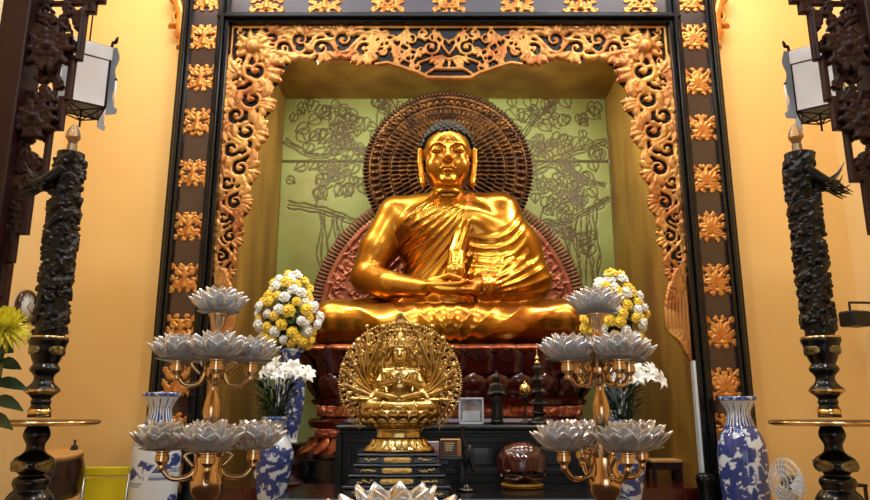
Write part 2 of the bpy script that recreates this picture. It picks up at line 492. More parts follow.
struct('floor_niche', box(CX-NW, CX+NW, 6.98, NY+.15, .0, NZ0), M['throne'])
struct('trim_1', box(CX+NW-.028, CX+NW, 6.99, 7.06, NZ0+.01, 1.92), M['white_porc'])
# door post on the left wall, seen low at the picture's edge
struct('trim_2', box(XL, XL+.1, 6.35, 6.5, 0, 2.05, .01), M['wood_panel'])

# ------------------------------------------------------------------ carved panel at the back of the niche: painted, incised trees
def niche_back():
    x0, x1 = -NW, NW
    R = Relief(x0, x1, NZ0, NZ1, .0125); R.H[:] = 0
    ink = Relief(x0, x1, NZ0, NZ1, .0125)
    rng = random.Random(5)
    def stroke(pts, w): ink.path(curve([(p[0], 0, p[1]) for p in pts], 6)[:, [0, 2]], w, w*.7, 1.0)
    def heart(x, z, r, a):
        pts = []
        for k in range(25):
            t = 2*PI*k/24
            u = .055*16*math.sin(t)**3; v = .075*(13*math.cos(t)-3*math.cos(2*t)-2*math.cos(3*t)-math.cos(4*t))
            pts.append((x+r*(u*math.cos(a)-v*math.sin(a)), z+r*(u*math.sin(a)+v*math.cos(a))))
        ink.path(pts, .0085, .0085)
        ink.path([(x+r*.8*math.sin(a), z-r*.8*math.cos(a)), (x-r*.4*math.sin(a), z+r*.4*math.cos(a))], .009)
    def trunk(pts, w0, w1, twigs=6):
        c = curve([(p[0], 0, p[1]) for p in pts], 8)[:, [0, 2]]
        n = len(c)
        for s in (-1, 1):          # two outlines with a wash between
            off = []
            for k in range(n):
                t = c[min(k+1, n-1)]-c[max(k-1, 0)]; L = np.linalg.norm(t)+1e-9
                w = (w0+(w1-w0)*k/(n-1))*(1+.25*math.sin(k*1.7+s))
                off.append((c[k][0]-t[1]/L*w*s, c[k][1]+t[0]/L*w*s))
            ink.path(off, .013, .010)
        for k in range(n):
            if rng.random() < .5:
                w = (w0+(w1-w0)*k/(n-1)); ink.path([c[k]+[rng.uniform(-w, w)*.7, 0], c[min(k+3, n-1)]+[rng.uniform(-w, w)*.6, 0]], .007)
        for q in range(twigs):
            k = rng.randrange(n//4, n); a = rng.choice([-1, 1])*rng.uniform(.5, 1.2)
            t = c[min(k+1, n-1)]-c[k-1]; b = math.atan2(t[1], t[0])+a; L = rng.uniform(.25, .55)
            e = c[k]+[L*math.cos(b), L*math.sin(b)]
            stroke([c[k], c[k]+[L*.5*math.cos(b+.3), L*.5*math.sin(b+.3)], e], .012)
            for j in range(5):
                heart(e[0]+rng.uniform(-.22, .22), e[1]+rng.uniform(-.2, .16), rng.uniform(.075, .12), rng.uniform(-.7, .7))
    def roots(x, z, L, n=3):
        for j in range(n):
            xx = x+rng.uniform(-.08, .08); pts = []
            for k in range(9): pts.append((xx+rng.uniform(-.045, .045), z-L*k/8*rng.uniform(.9, 1)))
            stroke(pts, .011)
    # right tree: trunk from behind the halo to the upper right, limbs left and down
    trunk([(.75, 3.9), (.95, 4.5), (1.15, 4.75), (1.75, 5.1), (2.4, 5.35)], .09, .04, 7)
    trunk([(1.1, 4.7), (1.05, 5.2), (1.35, 5.7), (1.7, 6.0)], .05, .03, 4)
    trunk([(.9, 3.7), (1.3, 4.05), (1.75, 4.1), (2.4, 4.45)], .05, .03, 5)
    trunk([(1.2, 2.2), (1.3, 3.0), (1.0, 3.9)], .10, .08, 2)
    trunk([(1.75, 5.05), (2.0, 4.75), (2.35, 4.65)], .03, .02, 3)
    # left tree: limb with hanging aerial roots
    trunk([(-2.3, 4.35), (-1.75, 4.25), (-1.2, 4.05), (-.7, 4.0)], .05, .035, 6)
    trunk([(-2.4, 5.35), (-1.9, 5.1), (-1.3, 5.25), (-.8, 5.0)], .035, .02, 7)
    trunk([(-1.2, 5.1), (-.8, 5.55), (-.2, 5.75)], .03, .02, 5)
    trunk([(-.55, 2.3), (-.75, 3.2), (-.7, 4.1), (-.95, 5.0)], .09, .05, 2)
    for x, z, L in ((-1.75, 4.25, 1.9), (-1.5, 4.2, 1.2), (-1.2, 4.05, 1.0), (1.75, 4.1, 1.8), (1.95, 4.2, 1.9), (1.45, 4.05, 1.0), (2.15, 4.3, 1.4)): roots(x, z, L, 4)
    for k in range(190):
        heart(rng.uniform(-2.35, 2.35), rng.choice([rng.uniform(4.7, 5.98), rng.uniform(5.1, 5.98)]), rng.uniform(.06, .13), rng.uniform(-1.2, 1.2))
    for k in range(10):
        x = rng.uniform(-2.3, 2.3); z = rng.uniform(1.0, 2.6); L = rng.uniform(.2, .5)
        stroke([(x, z), (x+.1, z+L*.5), (x+rng.uniform(-.3, .3), z+L)], .010)
    # joint between the two boards of the panel
    ink.path([(-NW, 5.02), (NW, 5.02)], .016)
    m = np.clip(ink.H/.012, 0, 1)
    R.H = -m*.012+.012
    p = R.mesh(.05)
    o = struct('wall_niche_back', mv(p, (CX, NY, 0)), M['niche_back'], True)
    n = len(p[0]); col = np.zeros(n, np.float32)
    ii, jj = np.nonzero(np.ones_like(R.H, bool))
    col[:n//2] = np.clip(m, 0, 1)[ii, jj]
    at = o.data.attributes.new('ink', 'FLOAT', 'POINT'); at.data.foreach_set('value', col)
niche_back()

# ================================================================== the shrine frame
FY = 7.0
frame = thing('shrine_surround', 'tall dark red lacquer frame with gilt ornaments around the shrine niche', 'frame', (CX, FY, 0))
OW, BO, BI, IN = 2.955, 2.835, 2.555, 2.425
ZI, ZB, ZT, ZO = 5.62, 5.735, 6.03, 6.15
mw = [box(-BO, -BI, 0, .16, .0, ZB), box(BI, BO, 0, .16, .0, ZB), box(-BO, BO, 0, .16, ZB, ZT)]
for nm, p in (('side_panel', mw[0]), ('side_panel', mw[1]), ('top_panel', mw[2])): obj(nm, p, M['lacq_red'], frame, False)
def stepmould(a, b, side):          # vertical black moulding with a stepped profile between x=a and x=b
    s = 1 if b > a else -1
    w = abs(b-a); out = []
    for f0, f1, d in ((0, .3, -.05), (.3, .62, -.085), (.62, 1, -.035)):
        xa, xb = sorted((a+s*w*f0, a+s*w*f1)); out.append((xa, xb, d))
    return out
def mould(a, b):
    ps = []
    for xa, xb, d in stepmould(a, b, 0): ps.append(box(xa, xb, d, .16, 0, ZO, .008))
    return join(ps)
for nm, p in (('outer_moulding', mould(-BO, -OW)), ('outer_moulding', mould(BO, OW)), ('inner_moulding', mould(-BI, -IN)), ('inner_moulding', mould(BI, IN))):
    obj(nm, p, M['lacq_black'], frame, False)
def hmould(z0, z1, xw):
    ps = []
    for f0, f1, d in ((0, .3, -.03), (.3, .62, -.085), (.62, 1, -.05)):
        za, zb = z0+(z1-z0)*f0, z0+(z1-z0)*f1
        ps.append(box(-xw, xw, d+.002, .159, za, zb, .008))
    return join(ps)
obj('inner_moulding', hmould(ZI, ZB, BI-.002), M['lacq_black'], frame, False)
obj('outer_moulding', hmould(ZT, ZO, OW), M['lacq_black'], frame, False)

def ornament(seed, w=.36, h=.33):
    """one carved gilt emblem: symmetrical scrolls, ribbons and a central motif"""
    rng = random.Random(seed)
    R = Relief(-w*.62, w*.62, -h*.62, h*.62, .0055); R.mir = 0.0
    kind = seed % 4
    k = w/.31
    if kind == 0:
        R.path([(0, -.07*k), (.0, .07*k)], .03*k, .026*k)
        R.curl(.055*k, .05*k, .045*k, 3.6, 1.2, -1, .017*k); R.curl(.065*k, -.05*k, .045*k, 2.4, 1.2, 1, .017*k)
    elif kind == 1:
        R.st(0, -.01*k, .06*k, .035*k); R.path([(0, .04*k), (0, .12*k)], .022*k, .026*k)
        R.curl(.08*k, .03*k, .04*k, 3.9, 1.3, -1, .016*k); R.curl(.07*k, -.07*k, .04*k, 2.2, 1.2, 1, .016*k)
    elif kind == 2:
        R.path([(.0, .07*k), (.075*k, .07*k), (.075*k, -.07*k), (0, -.07*k)], .018*k)
        R.path([(0, .045*k), (.045*k, 0), (0, -.045*k)], .02*k)
    else:
        for a, L in ((1.57, .14), (1.0, .13), (.45, .12), (-.1, .11), (-.7, .09)):
            R.leaf(.0, -.03*k, a, L*k, .027*k, rng.uniform(-.5, .5))
        R.path([(0, -.09*k), (.1*k, -.08*k)], .02*k, .012*k)
    for q in range(7):
        a = -1.45+q*.48+rng.uniform(-.1, .1); r = rng.uniform(.07, .105)*k
        x, z = r*math.cos(a), r*math.sin(a)*.9
        R.leaf(x*.8, z*.8, a+rng.uniform(-.5, .5), rng.uniform(.05, .075)*k, .019*k, rng.choice([-1.5, 1.5]))
    for sz in (1, -1):
        R.curl(.115*k, sz*.095*k, rng.uniform(.026, .036)*k, rng.uniform(0, 6), 1.2, rng.choice([-1, 1]), .014*k)
        R.path([(.03*k, sz*.03*k), (.07*k, sz*.07*k), (.13*k, sz*.125*k)], .018*k, .010*k)
        R.curl(.04*k, sz*.115*k, .022*k, rng.uniform(0, 6), 1.0, 1, .013*k)
    R.curl(.125*k, rng.uniform(-.02, .02), .026*k, 2, 1.1, 1, .013*k)
    return R.mesh(.012)
ys_l = (-2, 37, 78, 122, 173, 226, 278, 330, 382, 430, 478)
ys_r = (-1, 37, 82, 128, 178, 227, 280, 332, 384, 430, 478)
for s, ys in ((-1, ys_l), (1, ys_r)):
    for i, py in enumerate(ys):
        z = P(450, py, FY)[2]
        obj('ornament', ornament(i*7+(0 if s < 0 else 3)+i), M['gilt_orn'], frame, True, (s*(BO+BI)/2, -.002, z))
for i, px in enumerate((267, 325, 388, 449, 517, 580, 640)):
    x = P(px, 4, FY)[0]-CX
    obj('ornament', mv(ornament(40+i*3+i % 2, .36, .28), sc=(1.1, 1, .9)), M['gilt_orn'], frame, True, (x, -.002, 5.882))
def wing():
    R = Relief(-.05, .35, -.75, .1, .009)
    R.path([(0, -.62), (.06, -.5), (.05, -.3), (.12, -.1), (.1, .05)], .055, .06)
    R.curl(.14, -.05, .11, 2.8, 1.4, -1, .026); R.curl(.1, -.3, .085, 2.6, 1.4, 1, .024); R.curl(.07, -.52, .06, 2.6, 1.3, -1, .02)
    R.leaf(.14, -.12, .5, .16, .04, .9); R.leaf(.1, -.4, .1, .12, .035, -.8); R.leaf(.03, -.58, -1.3, .14, .035, .5)
    return R.mesh(.04)
wp = wing()
zt = P(728, 40, FY)[2]+.64
obj('wing_carving', mv(wp, (OW-.02, .08, zt)), M['gilt_orn'], frame)
obj('wing_carving', mv(wp, (-OW+.02, .08, zt), sc=(-1, 1, 1)), M['gilt_orn'], frame)

# ================================================================== pierced gilt valance inside the frame
VY = 7.06
def valance():
    ztop = ZI+.005
    R = Relief(-2.43, 2.43, 1.85, ztop, .0115); R.mir = 0.0
    rng = random.Random(11)
    R.path([(0, ztop-.02), (2.4, ztop-.02)], .024, h=.8); R.path([(2.405, ztop), (2.405, 2.5)], .02, h=.8)
    # --- centre cartouche with a heart
    z0 = 5.37
    R.path([(0, z0-.10), (.05, z0-.03), (.085, z0+.04), (.06, z0+.08), (.02, z0+.07), (0, z0+.035)], .02)
    R.curl(.16, z0+.10, .075, 3.3, 1.3, -1, .022); R.curl(.2, z0-.02, .10, 2.2, 1.4, 1, .024)
    R.path([(0, z0-.17), (.09, z0-.13), (.2, z0-.15), (.33, z0-.2)], .028, .02)
    R.path([(0, 4.985), (.24, 4.99), (.33, 5.05), (.42, 5.08), (.55, 5.13), (.68, 5.17), (.8, 5.15)], .03, .026)
    R.path([(0, 5.10), (.16, 5.10), (.26, 5.03)], .022)
    for a, x in ((-1.57, 0), (-1.2, .05), (-.9, .1), (-.6, .14)): R.leaf(x, 5.21, a, .10, .024, .2)
    R.curl(.36, 5.12, .07, 1, 1.3, -1, .02)
    R.path([(.85, ztop-.06), (.86, 5.4), (.82, 5.2)], .03, .026)
    for t in range(7): R.leaf(.72-.02*t, 5.5-.02*t, -2.2+.1*t, .36-.03*t, .026, -.5+.1*t)
    R.curl(.42, 5.45, .09, 5, 1.4, 1, .022); R.curl(.55, 5.3, .08, 0, 1.3, -1, .02)
    R.path([(.55, 5.5), (.52, 5.4), (.6, 5.28)], .024, .02)
    for x, z, r, a, d in ((.80, 5.52, .05, 1, 1), (.78, 5.42, .06, 3, -1), (.84, 5.33, .06, 0, 1), (.88, 5.24, .06, 2, -1), (.70, 5.52, .05, 5, 1), (.28, 5.52, .07, 4, 1), (.13, 5.52, .05, 1, -1), (.5, 5.5, .07, 2, 1), (.66, 5.42, .09, 3, -1), (.74, 5.3, .07, 0, 1), (.42, 5.24, .09, 2, -1), (.3, 5.3, .06, 5, 1), (.57, 5.21, .06, 1, 1), (.12, 5.16, .05, 2, 1)):
        R.curl(x, z, r, a, 1.4, d, .022); R.leaf(x+r*.4, z, a, r*1.9, r*.34, .8*d); R.leaf(x, z-r*.4, a+2.2, r*1.7, r*.3, -.8*d)
    # --- top run: meander vine, scrolls, leaves
    def run(pts, hw, wob, n, seed):
        """vine along pts, half width hw(t); scrolls alternate to either side"""
        rg = random.Random(seed)
        c = curve([(p[0], 0, p[1]) for p in pts], 12)[:, [0, 2]]; L = len(c)
        T = np.gradient(c, axis=0); T /= np.linalg.norm(T, axis=1)[:, None]; Nn = np.stack([-T[:, 1], T[:, 0]], 1)
        vine = []
        for k in range(L):
            t = k/(L-1); vine.append(c[k]+Nn[k]*hw(t)*.55*math.sin(t*n*PI))
        R.path(vine, .029, .024)
        for q in range(n):
            t = (q+.5)/n; k = int(t*(L-1)); s = 1 if q % 2 == 0 else -1; w = hw(t)
            ang = math.atan2(T[k][1], T[k][0])
            ctr = c[k]-Nn[k]*w*.28*s
            R.curl(ctr[0], ctr[1], w*.52, ang+(PI/2)*s+.6, 1.4, -s, w*.12)
            R.st(ctr[0], ctr[1], w*.12, w*.1)
            for j in range(8):
                a = ang+(-s)*(.1+.36*j)+rg.uniform(-.2, .2)
                R.leaf(ctr[0]+w*.45*math.cos(a), ctr[1]+w*.45*math.sin(a), a+rg.uniform(-.6, .6), w*.62, w*.2, rg.uniform(-1, 1))
            ctr2 = c[k]+Nn[k]*w*.72*s
            R.leaf(ctr2[0], ctr2[1], ang+.5*s, w*.8, w*.23, -1.2*s); R.leaf(ctr2[0], ctr2[1], ang+PI-.5*s, w*.7, w*.2, 1.1*s)
            R.curl(ctr2[0]+T[k][0]*w*.4, ctr2[1]+T[k][1]*w*.4, w*.24, ang, 1.2, s, w*.09)
    run([(.86, 5.37), (1.3, 5.40), (1.75, 5.39), (2.0, 5.40)], lambda t: .2, 0, 6, 3)
    # --- corner flower
    fx, fz = 2.16, 5.36
    for k in range(10):
        a = 2*PI*k/10; R.leaf(fx+.07*math.cos(a), fz+.07*math.sin(a), a, .16, .042, .3)
    R.st(fx, fz, .085, .05, .04); R.curl(fx, fz, .1, 0, 1.0, 1, .02, base=.03)
    for a, x, z in ((-2.4, 1.98, 5.25), (-2.0, 2.02, 5.2), (-2.8, 1.93, 5.3)): R.leaf(x, z, a, .22, .05, -.3)
    for k in range(8):
        R.curl(2.33+rng.uniform(-.03, .02), 5.55-k*.09, .05, rng.uniform(0, 6), 1.2, rng.choice([-1, 1]), .018)
    # --- side run, narrowing downwards
    run([(2.19, 5.12), (2.22, 4.7), (2.26, 4.2), (2.30, 3.7), (2.325, 3.2), (2.33, 2.75)], lambda t: .215*(1-t)**.7+.085, 0, 13, 8)
    # --- hanging tail: gathered leaf ending in a point
    for k in range(7):
        u = k/6
        c = curve([(2.33+.03*(u-.5), 0, 2.85), (2.21+.19*u, 0, 2.55), (2.19+.21*u, 0, 2.25), (2.395-.1*(1-u), 0, 2.12-.2*u)], 8)[:, [0, 2]]
        R.path(c, .03, .02, .15); R.path(c, .0115, .0095, 2.6, .004)
    R.path([(2.40, 2.9), (2.405, 1.95)], .022, .016)
    m = R.H > 0
    def grow(a):
        b = a.copy(); b[1:] |= a[:-1]; b[:-1] |= a[1:]; b[:, 1:] |= a[:, :-1]; b[:, :-1] |= a[:, 1:]; return b
    d = m
    for k in range(7): d = grow(d)
    for k in range(9): d = ~grow(~d)
    B = np.where(d, .001, -1.0)
    return R.mesh(.012), R.mesh(.012, B, .016)
va, vb = valance()
vo = obj('carved_valance', va, M['gilt'], frame, True, (0, VY-FY, 0), label='gilt scrollwork valance with a heart at its centre')
obj('hole_shade_sheet', vb, M['lacq_black'], vo, False, label='black sheet behind the scrollwork, put in for the shade in its holes')  # black sheet added so the pierced holes look as dark as shade

# ================================================================== light
w = bpy.data.worlds.new('daylight'); scene.world = w; w.use_nodes = True
bg = w.node_tree.nodes['Background']; bg.inputs[0].default_value = (.78, .88, 1.0, 1); bg.inputs[1].default_value = 2.3
def area(name, loc, target, sx, sy, power, col):
    l = bpy.data.lights.new(name, 'AREA'); l.shape = 'RECTANGLE'; l.size = sx; l.size_y = sy; l.energy = power; l.color = col
    o = bpy.data.objects.new(name, l); C.objects.link(o); o.location = loc
    o.rotation_euler = (Vector(target)-Vector(loc)).to_track_quat('-Z', 'Y').to_euler()
    return o
area('ceiling_lamp_left', (-2.4, 5.7, CH-.05), (-2.6, 6.6, 0), 2.4, .4, 76, (1, .93, .82))
area('ceiling_lamp_right', (2.7, 5.7, CH-.05), (2.9, 6.6, 0), 2.4, .4, 82, (1, .93, .82))
area('niche_strip_lamp', (CX, 7.75, 5.92), (CX, 9.0, 3.6), 3.6, .12, 80, (1, .94, .74))
area('niche_lamp_left', (CX-2.2, 7.7, 5.5), (CX-.2, 8.6, 3.2), .2, .2, 50, (1, .92, .75))
area('niche_lamp_right', (CX+2.2, 7.7, 5.5), (CX+.2, 8.6, 3.2), .2, .2, 50, (1, .92, .75))
area('added_fill_left', (-1.8, 1.6, CH-.05), (-.9, 4.6, 1.4), .9, .9, 150, (1, .95, .88))  # unseen fill light, added to brighten the candelabra and altar front
area('added_fill_right', (1.9, 1.6, CH-.05), (1.0, 4.6, 1.4), .9, .9, 150, (1, .95, .88))  # its partner on the right, also an added fill
# ================================================================== the great gilt statue
def ridge(t): return 1-2*np.abs(np.sin(t))**.8
def big_body():
    """returns (body mesh, robe mesh); local frame: seat at z=0, viewer towards -y"""
    lo, hi, h = (-1.72, -1.12, -.03), (1.72, .62, 2.3), .0145
    B = Vol(lo, hi, h)
    def torso(V):
        V.ell((0, .12, .50), (.66, .44, .52), .05); V.ell((0, .08, .95), (.50, .37, .55), .15)
        V.ell((0, .05, 1.38), (.66, .39, .50), .15)
        for s in (-1, 1):
            V.ell((s*.28, -.19, 1.46), (.29, .19, .21), .12)
            V.cone((s*.15, .08, 1.79), (s*.62, .06, 1.66), .15, .22, .14)
    def legs(V):
        for s in (-1, 1):
            V.cone((s*.35, .1, .30), (s*1.30, -.28, .27), .33, .235, .10)
            V.cone((s*1.32, -.31, .245), (s*.1, -.70, .20), .225, .20, .10)
            V.ell((s*1.36, -.30, .235), (.20, .25, .225), .06)
        V.ell((0, -.55, .18), (.95, .42, .24), .1)
    torso(B); legs(B)
    B.cone((0, .04, 1.75), (0, -.02, 2.1), .19, .175, .09)
    for s in (-1, 1):
        B.cone((s*.64, .05, 1.63), (s*.85, .02, 1.2), .225, .225, .07)
        B.cone((s*.85, .02, 1.2), (s*.97, -.04, .86), .22, .19, .05)
        B.cone((s*.97, -.05, .84), (s*.68, -.40, .68), .19, .165, .05)
        B.cone((s*.66, -.40, .68), (s*.28, -.70, .60), .165, .10, .05)
    # hands: one cupped on the other, palms up, thumbs meeting
    for s, dz in ((-1, .06), (1, 0.0)):
        B.ell((s*.14, -.74, .56+dz), (.17, .12, .055), .03)
        for i in range(4):
            y = -.83+.055*i; L = (.20, .25, .26, .22)[i]
            B.chain([(s*.06, y, .555+dz), (-s*L*.5, y-.01, .56+dz), (-s*L, y, .60+dz)], [.032, .03, .022], .012)
        B.chain([(s*.2, -.72, .62+dz), (s*.1, -.75, .70), (s*.01, -.76, .735)], [.04, .032, .024], .02)
    body = B.mesh()
    R = Vol(lo, hi, h)
    torso(R); legs(R)
    R.cone((.64, .05, 1.63), (.84, .02, 1.2), .235, .26, .14)
    R.cone((.84, .02, 1.2), (.97, -.06, .80), .26, .235, .10)
    R.ell((.55, -.05, 1.15), (.42, .33, .5), .12)
    R.cone((.97, -.06, .78), (.62, -.42, .66), .215, .18, .10)
    R.cone((.62, -.42, .66), (.38, -.62, .60), .185, .15, .06)
    R.ell((.55, -.25, .72), (.42, .32, .32), .12)
    R.D -= .024
    X = R.ax[0][:, None, None]; Y = R.ax[1][None, :, None]; Z = R.ax[2][None, None, :]
    def ss(a, b, t):
        u = np.clip((t-a)/(b-a), 0, 1); return u*u*(3-2*u)
    front = ss(.25, -.05, Y)
    # chest: folds fan out from the covered shoulder towards the bare armpit and the waist
    dx, dz = X-.62, Z-2.06
    ang = np.arctan2(dz, dx); rad = np.sqrt(dx*dx+dz*dz)
    m1 = ss(.50, .95, rad)*ss(.42, .1, X)*ss(.55, .7, Z)*front
    e1 = (X+.16)*.70+(Z-1.93)*-.71+.05*np.sin(Z*3)
    m1 = m1*ss(.03, .22, e1)
    f = .012*m1*ridge(ang*40+.5*np.sin(rad*5))
    # U-shaped swags hanging over the covered breast
    r2 = np.sqrt((X-.42)**2/.55+(Z-1.95)**2)
    m2 = ss(.05, .3, X)*ss(1.0, .8, X)*ss(.58, .8, r2)*ss(.6, .72, Z)*front
    f = f+.011*m2*ridge(r2*26+.7*np.sin(X*6))
    # sleeve: creases running down to the wrist
    a3 = np.arctan2(Z-.50, X-.25)
    m3 = ss(.45, .62, X)*ss(1.2, .9, Z)*ss(.50, .6, Z)*ss(.25, .0, Y)
    f = f+.012*m3*ridge(a3*22+2*np.sin(X*3))
    # lap: long folds along the shins from the middle
    sx = np.where(X > 0, 1.0, 1.25)
    a4 = np.arctan2(Z+.30-.22*np.abs(X), np.abs(X)*sx+.22)
    m4 = ss(.60, .48, Z)*ss(1.3, .8, np.abs(X))*ss(-.15, -.35, Y)
    f = f+.007*m4*ridge(a4*13+.9*np.sin(X*2.6+1.0))
    # turned edge of the robe across the chest
    e0 = (X+.16)*.70+(Z-1.93)*-.71+.05*np.sin(Z*3)
    f = f+.022*np.exp(-((e0-.035)/.03)**2)*ss(.8, .95, Z)
    R.D -= f.astype(np.float32)
    # rolled edge of the robe across the chest
    nx, nz = .70, -.71                                   # cut: keep the lower right side of a slanting line
    e = (X+.16)*nx+(Z-1.93)*nz+.05*np.sin(Z*3)
    cut = np.maximum(-e, -(1.98-Z)*1.0)*np.ones_like(R.D)
    low = Z-.78+0*X
    keep = np.minimum(cut, np.maximum(low, -10))         # below the waist everything is covered
    # leave the bare arm and hands out of the low region
    hole = np.maximum(np.abs(X+.0)-.36, np.maximum(np.abs(Y+.80)-.26, .54-Z))
    R.D = np.maximum(R.D, keep.astype(np.float32)); R.D = np.maximum(R.D, (-hole).astype(np.float32)*np.ones_like(R.D))
    # the long end of the robe hanging from the shoulder to the hands
    R.chain([(.38, -.12, 1.74), (.22, -.33, 1.45), (.10, -.38, 1.08), (.07, -.56, .80)], [.085, .09, .10, .105], .04, flat=(1, 1.7, 1))
    R.ell((.07, -.60, .80), (.115, .07, .11), .02)
    for q in (-.04, .03):
        R.chain([(.22+q, -.395, 1.45), (.10+q, -.44, 1.08), (.07+q, -.625, .86)], [.010]*3, .02)
    return body, R.mesh()
def big_head():
    h = .0075
    V = Vol((-.42, -.52, 1.86), (.42, .42, 2.95), h)
    V.ell((0, .02, 2.42), (.28, .32, .345), .02); V.ell((0, -.09, 2.16), (.238, .26, .25), .12)
    V.ell((0, -.12, 2.44), (.262, .255, .235), .10)
    for s in (-1, 1):
        V.ell((s*.14, -.21, 2.19), (.12, .13, .13), .08)                        # cheeks
        V.ell((s*.118, -.385, 2.365), (.082, .055, .042), .03, mode='s')         # sockets
        V.ell((s*.118, -.322, 2.352), (.082, .046, .046), .010)                  # lids
        V.chain([(s*.045, -.372, 2.335), (s*.118, -.372, 2.325), (s*.19, -.325, 2.342)], [.007]*3, .004, 's')
        V.chain([(s*.032, -.378, 2.385), (s*.10, -.375, 2.432), (s*.17, -.335, 2.432), (s*.225, -.27, 2.395)], [.012, .012, .011, .008], .016)
        V.ell((s*.038, -.395, 2.222), (.03, .035, .026), .012)
        V.chain([(s*.06, -.365, 2.20), (s*.095, -.335, 2.13)], [.006, .006], .01, 's')
        # long ears
        V.chain([(s*.285, .0, 2.46), (s*.325, -.02, 2.45), (s*.335, -.02, 2.30), (s*.32, -.03, 2.12), (s*.30, -.05, 2.02)], [.035, .050, .042, .038, .044], .015)
        V.chain([(s*.35, -.085, 2.44), (s*.36, -.08, 2.30), (s*.335, -.085, 2.08)], [.024, .022, .018], .008, 's')
    V.chain([(0, -.365, 2.40), (0, -.405, 2.32), (0, -.445, 2.235)], [.022, .026, .042], .02)
    V.chain([(-.088, -.335, 2.118), (-.04, -.372, 2.136), (0, -.380, 2.128), (.04, -.372, 2.136), (.088, -.335, 2.118)], [.010, .018, .016, .018, .010], .008)
    V.ell((0, -.362, 2.088), (.060, .034, .022), .010)
    V.chain([(-.08, -.36, 2.112), (0, -.398, 2.112), (.08, -.36, 2.112)], [.005]*3, .004, 's')
    V.ell((0, -.285, 1.985), (.10, .075, .065), .05)
    V.ell((0, -.378, 2.485), (.016, .014, .016), .003)
    V.cone((0, -.02, 1.80), (0, .0, 2.2), .185, .19, .05)
    for z in (1.885, 1.955):
        def ring(X, Y, Z, z=z):
            r = np.sqrt(X*X+(Y+.02)**2)-.186; return np.sqrt(r*r+(Z-z)**2)-.010
        V.op(ring, (-.22, -.24, z-.03), (.22, .2, z+.03), .02)
    return V.mesh()
def curls(c, r, hairline, rad, n, seed):
    """tight snail curls over an ellipsoid"""
    ps = []; g = PI*(3-math.sqrt(5))
    for i in range(n):
        z = 1-2*(i+.5)/n; q = math.sqrt(1-z*z); a = g*i
        p = (c[0]+r[0]*q*math.cos(a), c[1]+r[1]*q*math.sin(a), c[2]+r[2]*z)
        if hairline(p): ps.append(ball(p, rad, 8, 6))
    return join(ps)
buddha = thing('buddha_statue', 'huge gilded statue sitting cross-legged in meditation in the niche', 'statue', (CX, 8.3, 2.15))
bm, rm = big_body()
hd = big_head()
obj('body', join(bm, hd), M['gold_skin'], buddha)
obj('robe', rm, M['gold'], buddha)
def hl(p):
    if p[1] < -.03: return p[2] > 2.60-1.0*max(0, abs(p[0])-.20)
    return p[2] > 2.16
hair = join(ball((0, .06, 2.46), (.30, .325, .35), 28, 18), curls((0, .02, 2.45), (.322, .355, .375), hl, .037, 480, 1), ball((0, .08, 2.74), (.17, .18, .10)), curls((0, .08, 2.74), (.175, .185, .105), lambda p: p[2] > 2.7, .032, 130, 2))
obj('hair', hair, M['hair'], buddha, label='dark snail-curl hair')

# ------------------------------------------------------------------ halo of two discs behind the statue
halo = thing('halo', 'dark bronze head disc over a copper red arched disc, behind the great statue', 'halo', (CX+.02, 9.0, 0))
def polar(r0, r1, nr, nt, hf, thick):
    """disc with height function hf(r,theta) towards -y"""
    V = []; Fs = []
    r = np.linspace(r0, r1, nr); t = np.linspace(0, 2*PI, nt, endpoint=False)
    Rr, Tt = np.meshgrid(r, t, indexing='ij'); H = hf(Rr, Tt)
    Vf = np.stack([Rr*np.sin(Tt), -H, Rr*np.cos(Tt)], -1).reshape(-1, 3)
    i, k = np.meshgrid(np.arange(nr-1), np.arange(nt), indexing='ij'); k2 = (k+1) % nt
    q = np.stack([i*nt+k, i*nt+k2, (i+1)*nt+k2, (i+1)*nt+k], -1).reshape(-1, 4)
    Fs = [tuple(x) for x in q[:, ::-1].tolist()]
    Vb = Vf[(nr-1)*nt:].copy(); Vb[:, 1] = thick; n = len(Vf)
    Fs += [((nr-1)*nt+a, n+a, n+(a+1) % nt, (nr-1)*nt+(a+1) % nt) for a in range(nt)]
    Fs.append(tuple(range(n, n+nt)))
    return (np.concatenate([Vf, Vb]), Fs)
hz = 4.607; hr = 1.095
def head_h(r, t):
    H = np.full_like(r, .02); q = r/hr
    bands = [(.30, .40, 40), (.40, .50, 48), (.50, .60, 60), (.60, .70, 72), (.73, .83, 84), (.86, .96, 64)]
    for a, b, n in bands:
        u = (q-a)/(b-a); c = (u > 0) & (u < 1)
        cell = np.abs(np.sin(t*n/2)); arch = np.clip(1-((u-.45)/.5)**2, 0, 1)
        figure = np.maximum(0, cell*1.35-.35)*arch
        H = np.where(c, .02+.034*np.sqrt(np.clip(figure, 0, 1)), H)
    for a in (.30, .40, .50, .60, .70, .73, .83, .86, .96): H = np.maximum(H, .045*np.clip(1-np.abs(q-a)/.012, 0, 1))
    return H+.05*(1-q)
obj('head_disc', mv(polar(.02, hr, 150, 720, head_h, .05), (0, 0, hz)), M['bronze'], halo)
def teeth(R, n, w, L, d):
    ps = []
    for k in range(n):
        a = 2*PI*k/n
        p = ball((0, 0, R), (w, d, L), 8, 6); ps.append(mv(p, rot=(0, a, 0)))
    return join(ps)
obj('toothed_rim', mv(teeth(hr+.015, 132, .025, .045, .05), (0, 0, hz)), M['bronze_rim'], halo)
bz, br = 2.62, 1.835
